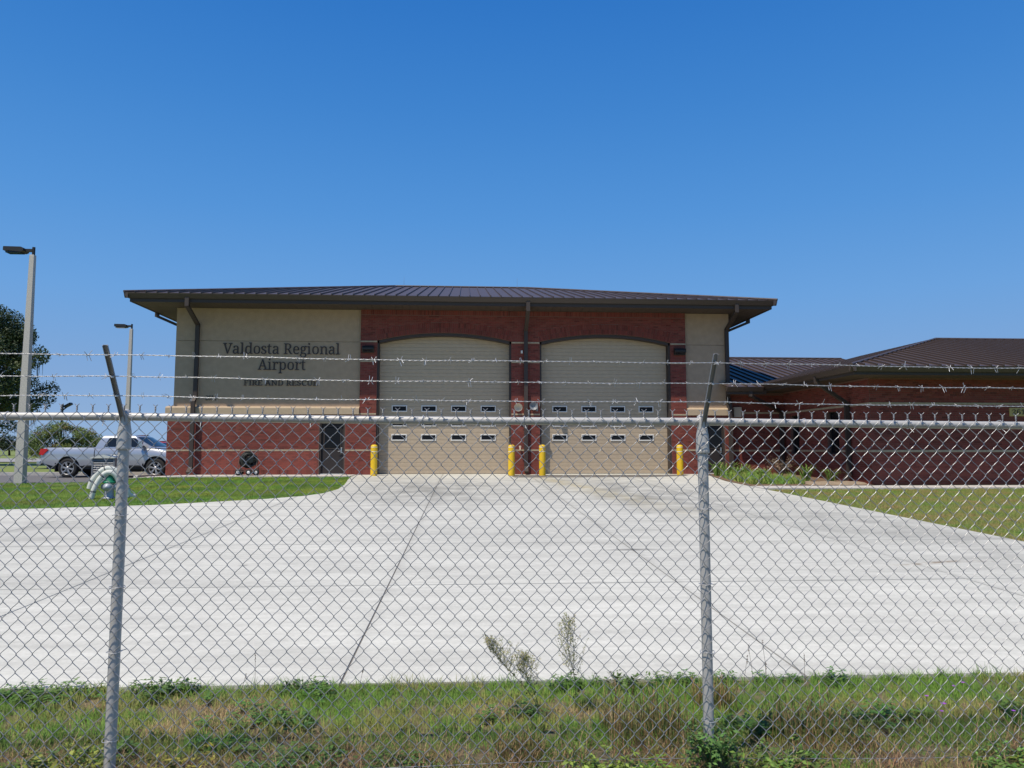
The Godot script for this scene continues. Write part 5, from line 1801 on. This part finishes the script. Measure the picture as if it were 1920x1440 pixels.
func verge() -> void:
	rng.seed = 977
	var patch := FastNoiseLite.new()
	patch.seed = 5
	patch.frequency = 0.9
	patch.fractal_octaves = 3
	var wide := FastNoiseLite.new()
	wide.seed = 17
	wide.frequency = 0.35
	var green := [Color(0.108, 0.223, 0.022), Color(0.142, 0.257, 0.032), Color(0.081, 0.169, 0.022)]
	var olive := [Color(0.169, 0.203, 0.041), Color(0.216, 0.223, 0.061), Color(0.121, 0.176, 0.035)]
	var straw := [Color(0.378, 0.270, 0.135), Color(0.297, 0.216, 0.101), Color(0.459, 0.351, 0.189), Color(0.203, 0.135, 0.068), Color(0.149, 0.176, 0.047)]
	var meshes := [tuft(1, 16, 0.085, 0.0045, 0.035, green), tuft(2, 15, 0.085, 0.0042, 0.04, olive), tuft(3, 14, 0.07, 0.0035, 0.05, straw, 0.9)]
	var bins := [[], [], []]
	for k in 17000:
		var x := rng.randf_range(-7.0, 8.5)
		var z := -rng.randf_range(2.9, 5.6)
		if z > -3.6 and rng.randf() < 0.5:
			continue
		if z < edge_z(x) + 0.03:
			continue
		var v := patch.get_noise_2d(x, z * 1.6) + 0.35 * wide.get_noise_2d(x, z)
		var near := smoothstep(-4.55, -4.0, z)
		var edge := smoothstep(edge_z(x) + 0.38, edge_z(x) + 0.05, z)
		v += 0.30 * edge - 0.22 * near
		if near > 0.4 and patch.get_noise_2d(x * 1.4 + 30.0, z * 2.0) > 0.12:
			continue  # bare dirt
		if rng.randf() < 0.92 and (Vector2(x + 0.72, z + 3.92).length() < 0.26 or Vector2((x - 1.0) * 0.7, z + 3.93).length() < 0.15 or Vector2((x - 3.1) * 0.6, z + 3.80).length() < 0.12):
			continue
		var u := rng.randf() * 0.5 - 0.25
		var q := 0 if v + u > -0.06 else 1 if v + u > -0.44 else 2
		var s := rng.randf_range(0.7, 1.15) * (1.0 + 0.12 * edge) * (0.9 if q == 2 else 1.0)
		var tone := 1.0 + 0.25 * wide.get_noise_2d(x * 3.0, z * 3.0)
		bins[q].append([Vector3(x, -0.022, z), s, Color(tone, tone, tone * 0.95)])
	for q in 3:
		scatter("grass", meshes[q], M.blade, bins[q])
	# creeping broad-leaved ground cover
	var sp := MB.new()
	var r2 := RandomNumberGenerator.new()
	r2.seed = 77
	for k in 15:
		var a := r2.randf() * TAU
		var p := Vector3(cos(a), 0, sin(a)) * r2.randf_range(0.005, 0.06) + Vector3.UP * r2.randf_range(0.02, 0.075)
		leaf3(sp, p, r2.randf_range(0.011, 0.018), Color(0.085, 0.165, 0.026) * r2.randf_range(0.75, 1.35), r2)
	var cover := []
	for k in 7500:
		var x := rng.randf_range(-6.0, 7.5)
		var z := -rng.randf_range(3.2, 5.6)
		if z < edge_z(x) + 0.02:
			continue
		var v := patch.get_noise_2d(x * 0.9 + 50.0, z * 1.3 + 11.0)
		var corner := 0.45 * exp(-pow((x + 2.0) / 0.85, 2.0) - pow((z + 3.9) / 0.34, 2.0)) + 0.5 * exp(-pow((x - 1.5) / 0.35, 2.0) - pow((z + 4.0) / 0.25, 2.0)) + 0.5 * exp(-pow((x - 2.9) / 0.6, 2.0) - pow((z + 3.85) / 0.25, 2.0)) + 0.45 * exp(-pow((x - 0.55) / 0.55, 2.0) - pow((z + 3.9) / 0.2, 2.0)) + 0.22 * smoothstep(edge_z(x) + 0.22, edge_z(x) + 0.05, z)
		if v + corner + rng.randf_range(-0.12, 0.12) > 0.31:
			var yl := 1.0 + (1.0 if corner > 0.2 and z > -4.5 and rng.randf() < 0.45 else 0.0)
			cover.append([Vector3(x, -0.02, z), rng.randf_range(0.6, 1.25), Color(yl * rng.randf_range(0.8, 1.2), rng.randf_range(0.85, 1.15) * lerpf(1.0, yl, 0.45), 0.9)])
	scatter("ground_cover", sp.mesh(), M.weed, cover)
	# stubble of dry stems along the fence line
	var dry := tuft(9, 9, 0.15, 0.003, 0.06, [Color(0.27, 0.15, 0.08), Color(0.36, 0.25, 0.13), Color(0.19, 0.10, 0.06)], 1.1)
	var ds := []
	for k in 1500:
		var x := rng.randf_range(-5.0, 6.0)
		var z := -rng.randfn(4.02, 0.16)
		if patch.get_noise_2d(x * 1.2 + 8.0, z * 2.0) > -0.1:
			ds.append([Vector3(x, -0.02, z), rng.randf_range(0.5, 1.2), Color(1, 1, 1)])
	scatter("dry_grass", dry, M.blade, ds)
	lawns(patch)
	weeds()

func leaf3(b: MB, at: Vector3, s: float, c: Color, r: RandomNumberGenerator) -> void:  # a sprig of three rounded leaflets
	for k in 3:
		var a := r.randf() * 0.6 + k * TAU / 3.0
		var u := Vector3(cos(a), r.randf_range(-0.3, 0.35), sin(a)).normalized()
		var v := u.cross(Vector3.UP).normalized()
		var p := at + u * s
		b.quad(p - u * s, p + v * s * 0.62 - u * s * 0.1, p + u * s * 0.9, p - v * s * 0.62 - u * s * 0.1, c)

func lawns(patch: FastNoiseLite) -> void:
	var g := [Color(0.125, 0.25, 0.022), Color(0.155, 0.28, 0.03), Color(0.10, 0.21, 0.019)]
	var t1 := tuft(21, 14, 0.05, 0.011, 0.07, g, 0.9)
	var left := PackedVector2Array([Vector2(-22, -15.5), Vector2(-10.24, -17.34), Vector2(-7.2, -18.24), Vector2(-5.05, -19.64), Vector2(-4.34, -20.42), Vector2(-3.97, -21.2), Vector2(-3.8, -22.6), Vector2(-3.9, -24.5), Vector2(-4.15, -26.8), Vector2(-4.3, -28.6), Vector2(-11.7, -28.6), Vector2(-12.2, -28.1), Vector2(-12.6, -27.4), Vector2(-22, -27.1)])
	var left_wide: PackedVector2Array = Geometry2D.offset_polygon(left, 0.05)[0]
	var pl := []
	while pl.size() < 26000:
		var x := rng.randf_range(-22, -3.8)
		var z := rng.randf_range(-28.6, -15.4)
		if not Geometry2D.is_point_in_polygon(Vector2(x, z), left_wide):
			continue
		var v := patch.get_noise_2d(x * 0.6, z * 0.6)
		pl.append([Vector3(x, h(x, z) - 0.035, z), rng.randf_range(0.7, 1.15), Color(1.0 + 1.6 * maxf(v, 0.0) + 0.2 * sin(x * 0.9 + z * 1.7), 1.0 + 0.45 * v, 1.0 + 1.2 * maxf(v, 0.0))])
	scatter("lawn_grass", t1, M.blade, pl)
	var y := [Color(0.215, 0.24, 0.05), Color(0.26, 0.265, 0.075), Color(0.175, 0.22, 0.042), Color(0.32, 0.29, 0.11)]
	var t2 := tuft(22, 14, 0.045, 0.011, 0.07, y, 0.9)
	pl = []
	while pl.size() < 26000:
		var x := rng.randf_range(9.0, 22.0)
		var z := rng.randf_range(-22.36, -6.0)
		var v := patch.get_noise_2d(x * 0.8, z * 0.8)
		pl.append([Vector3(x, h(x, z) - 0.035, z), rng.randf_range(0.6, 1.1), Color(1.0 - 0.5 * v, 1.0 + 0.1 * v, 1.0 - 0.6 * v)])
	scatter("lawn_grass", t2, M.blade, pl)

func weeds() -> void:
	rng.seed = 313
	var tall := [
		[Vector3(0.50, 0, -4.80), Vector3(0.16, 0.50, -4.72), 0.17, "leaning seeded weed stalk, the one that tilts furthest to the left", 0.5],
		[Vector3(0.47, 0, -4.86), Vector3(0.385, 0.40, -4.74), 0.15, "shortest seeded weed stalk, upright between the two taller ones", 0.45],
		[Vector3(0.72, 0, -4.95), Vector3(0.68, 0.60, -4.80), 0.2, "tallest seeded weed stalk with a wide feathery head", 0.35],
	]
	for e in tall:
		var o := thing("weed_stalk", e[0], e[3], "weed", "seeded weed stalks in the verge")
		var top: Vector3 = e[1] - e[0]
		var st := MB.new()
		var bend := Vector3(-top.z, 0, top.x) * 0.1
		var stem := func(t: float) -> Vector3: return top * t + bend * sin(PI * t) + Vector3(0.02 * sin(t * 6.0), 0, 0)
		var sp := PackedVector3Array()
		for k in 13:
			sp.append(stem.call(k / 12.0))
		st.tube(sp, 0.0032, 0.0012, 6)
		var fl := MB.new()
		for k in 70:
			var t := lerpf(e[4], 0.98, pow(k / 69.0, 0.9))
			var a := k * 2.4
			var p: Vector3 = stem.call(t)
			var u: float = clampf((t - e[4]) / (1.0 - e[4]), 0.0, 1.0)
			var span: float = e[2] * (0.22 + 0.9 * pow(1.0 - u, 0.8) * smoothstep(-0.25, 0.25, u)) * rng.randf_range(0.35, 1.0)
			var q := p + Vector3(cos(a), 0, sin(a)) * span * 0.7 + Vector3.UP * span * 0.8 + top.normalized() * span * 0.2
			var m := p.lerp(q, 0.5) + Vector3(cos(a), 0, sin(a)) * span * 0.12
			st.tube(PackedVector3Array([p, m, q]), 0.0011, 0.0006, 4)
			for w in 15:
				var at := m.lerp(q, rng.randf_range(-0.5, 1.0)) + Vector3(rng.randf_range(-1, 1), rng.randf_range(-1, 1), rng.randf_range(-1, 1)) * 0.009
				leaf(fl, at, rng.randf_range(0.004, 0.0075), [Color(0.40, 0.37, 0.15), Color(0.30, 0.33, 0.12), Color(0.46, 0.39, 0.22), Color(0.18, 0.21, 0.07)][rng.randi_range(0, 3)])
		for k in 24:
			var t := rng.randf_range(0.1, e[4] + 0.1)
			leaf(fl, stem.call(t) + Vector3(rng.randf_range(-1, 1), 0, rng.randf_range(-1, 1)) * 0.018, rng.randf_range(0.008, 0.016), Color(0.12, 0.17, 0.045))
		part(o, "stem", st.mesh(), M.weed_stem if M.has("weed_stem") else mat("weed_stem", lin(0.20, 0.20, 0.085), 0.8))
		part(o, "seed_heads", fl.mesh(), M.weed)
	# leafy clumps
	var clumps := [
		[1.30, -3.9, 0.2, 0.26, 230, Color(0.08, 0.17, 0.035), "dark leafy weed smothering the foot of the right-hand fence post"],
		[-2.0, -4.02, 0.30, 0.2, 150, Color(0.21, 0.24, 0.035), "yellow-green leafy weed just left of the left-hand post's foot"],
		[-1.45, -4.0, 0.24, 0.16, 110, Color(0.24, 0.22, 0.035), "yellowish leafy weed just right of the left-hand post's foot"],
		[-1.15, -5.36, 0.18, 0.10, 60, Color(0.07, 0.13, 0.04), "blue-green low weed at the concrete's edge, left of the long slab joint"],
		[-2.05, -5.40, 0.2, 0.10, 60, Color(0.07, 0.14, 0.035), "low broad-leaved weed at the concrete's edge behind the left-hand post"],
		[1.12, -5.32, 0.22, 0.13, 70, Color(0.09, 0.15, 0.04), "leafy weed at the concrete's edge near the right-hand post"],
		[-0.98, -4.72, 0.2, 0.08, 60, Color(0.06, 0.13, 0.03), "dark green weed patch in the rail's shadow line, left of the long slab joint"],
		[1.62, -3.9, 0.28, 0.15, 130, Color(0.11, 0.19, 0.03), "bright leafy weed at the fence foot right of the right-hand post"],
		[2.85, -3.86, 0.3, 0.14, 130, Color(0.11, 0.21, 0.04), "fern-like green weed at the bottom edge below the purple flowers"],
		[0.72, -3.9, 0.26, 0.15, 110, Color(0.17, 0.24, 0.035), "leafy yellow-green weed at the fence foot below the tallest stalk"],
	]
	for e in clumps:
		var o := thing("leafy_weed", Vector3(e[0], -0.02, e[1]), e[6], "weed", "leafy weeds in the verge")
		var lb := MB.new()
		var sb := MB.new()
		for k in int(e[4] / 4.0):
			var a := rng.randf() * TAU
			var q := Vector3(cos(a) * e[2] * sqrt(rng.randf()), e[3] * rng.randf_range(0.45, 1.1), sin(a) * e[2] * 0.8 * sqrt(rng.randf()))
			var m := q * 0.5 + Vector3(0, e[3] * 0.15, 0)
			sb.tube(PackedVector3Array([q * Vector3(0.3, 0, 0.3), m, q]), 0.0018, 0.001, 4)
			for w in 9:
				var p := m.lerp(q, rng.randf_range(-0.4, 1.05)) + Vector3(rng.randf_range(-1, 1), rng.randf_range(-0.6, 1), rng.randf_range(-1, 1)) * 0.02
				leaf(lb, p, rng.randf_range(0.011, 0.025), e[5] * rng.randf_range(0.7, 1.45), 1.2)
		part(o, "stems", sb.mesh(), M.weed_stem)
		part(o, "leaves", lb.mesh(), M.weed)
	# ruddy grass clumps
	for e in [[1.05, -4.4, 0.33, "large ruddy brown grass clump left of the right-hand post"], [2.02, -4.36, 0.27, "ruddy brown grass clump between the right-hand post and the purple flowers"], [0.3, -4.2, 0.16, "small reddish dead grass clump at the fence foot below the leaning stalk"], [1.62, -4.95, 0.2, "thin tan grass clump beside the dry stalks"]]:
		var o := thing("grass_clump", Vector3(e[0], -0.02, e[1]), e[3], "grass clump", "ruddy grass clumps in the verge")
		var b := MB.new()
		for k in 330:
			var a := rng.randf() * TAU
			var l: float = e[2] * rng.randf_range(0.5, 1.2)
			var c: Color = [Color(0.25, 0.17, 0.065), Color(0.17, 0.16, 0.05), Color(0.32, 0.20, 0.085), Color(0.11, 0.14, 0.035)][rng.randi_range(0, 3)]
			blade(b, Vector3(rng.randf_range(-1, 1), 0, rng.randf_range(-1, 1)) * (0.24 if e[2] > 0.25 else 0.12), Vector3(cos(a), 0, sin(a)), l, l * rng.randf_range(0.1, 0.6), 0.0035, c * rng.randf_range(0.8, 1.2))
		part(o, "blades", b.mesh(), M.blade)
	# bare dry stalks
	var stalks := [[1.93, -5.2, 0.27], [2.02, -5.25, 0.33], [2.08, -5.2, 0.22], [2.13, -5.28, 0.35], [2.4, -5.28, 0.25], [-1.42, -5.35, 0.3], [-1.5, -5.3, 0.18], [-0.72, -5.38, 0.18]]
	var sl := ["leftmost of the five bare stalks right of the right-hand post", "second bare stalk right of the right-hand post", "shortest of the bare stalks right of the right-hand post", "tallest bare stalk right of the right-hand post", "bare stalk standing apart, furthest from the right-hand post", "tall single bare stalk between the left-hand post and the long slab joint", "short bare stalk beside the tall single one", "short bent stalk beside the long slab joint"]
	for k in stalks.size():
		var e: Array = stalks[k]
		var o := thing("dry_stalk", Vector3(e[0], -0.02, e[1]), sl[k], "stalk", "bare dry stalks in the verge")
		var m := MB.new()
		var ln := rng.randf_range(-0.04, 0.04)
		m.tube(PackedVector3Array([Vector3.ZERO, Vector3(ln * 0.3, e[2] * 0.5, 0), Vector3(ln, e[2], 0.01)]), 0.0016, 0.001, 5)
		part(o, "stem", m.mesh(), M.bark)
		var q := MB.new()
		for w in 14:
			leaf(q, Vector3(ln * 0.9, e[2] * rng.randf_range(0.8, 1.02), 0.01) + Vector3(rng.randf_range(-1, 1), 0, rng.randf_range(-1, 1)) * 0.004, 0.006, Color(0.16, 0.10, 0.06))
		part(o, "seed_head", q.mesh(), M.weed)
	# purple flowers
	var pf := [[3.35, -5.0], [3.22, -4.9], [2.9, -4.69], [2.95, -4.6], [2.84, -4.45], [3.25, -4.4]]
	var pn := ["purple flower nearest the concrete, right of the others' line", "purple flower just below the one nearest the concrete", "smaller purple flower left of the brightest one", "largest and brightest purple flower of the group", "purple flower directly below the brightest one", "purple flower by itself at the picture's right edge"]
	for k in 6:
		var o := thing("purple_flower", Vector3(pf[k][0], -0.02, pf[k][1]), pn[k], "flower", "purple wildflowers in the verge")
		var m := MB.new()
		var tip := Vector3(0.01, 0.12 + 0.01 * (k % 3), 0.01)
		m.tube(PackedVector3Array([Vector3.ZERO, tip * 0.5, tip]), 0.0015, 0.001, 5)
		part(o, "stem", m.mesh(), M.weed_stem)
		var q := MB.new()
		var sz := 0.021 if k == 3 else 0.014
		for w in 7:
			var a := w * TAU / 7.0
			var u := Vector3(cos(a), 0.35, sin(a)).normalized()
			var v := u.cross(Vector3.UP).normalized() * sz * 0.4
			q.quad(tip, tip + u * sz * 0.6 - v, tip + u * sz, tip + u * sz * 0.6 + v)
		part(o, "petals", q.mesh(), M.purple)
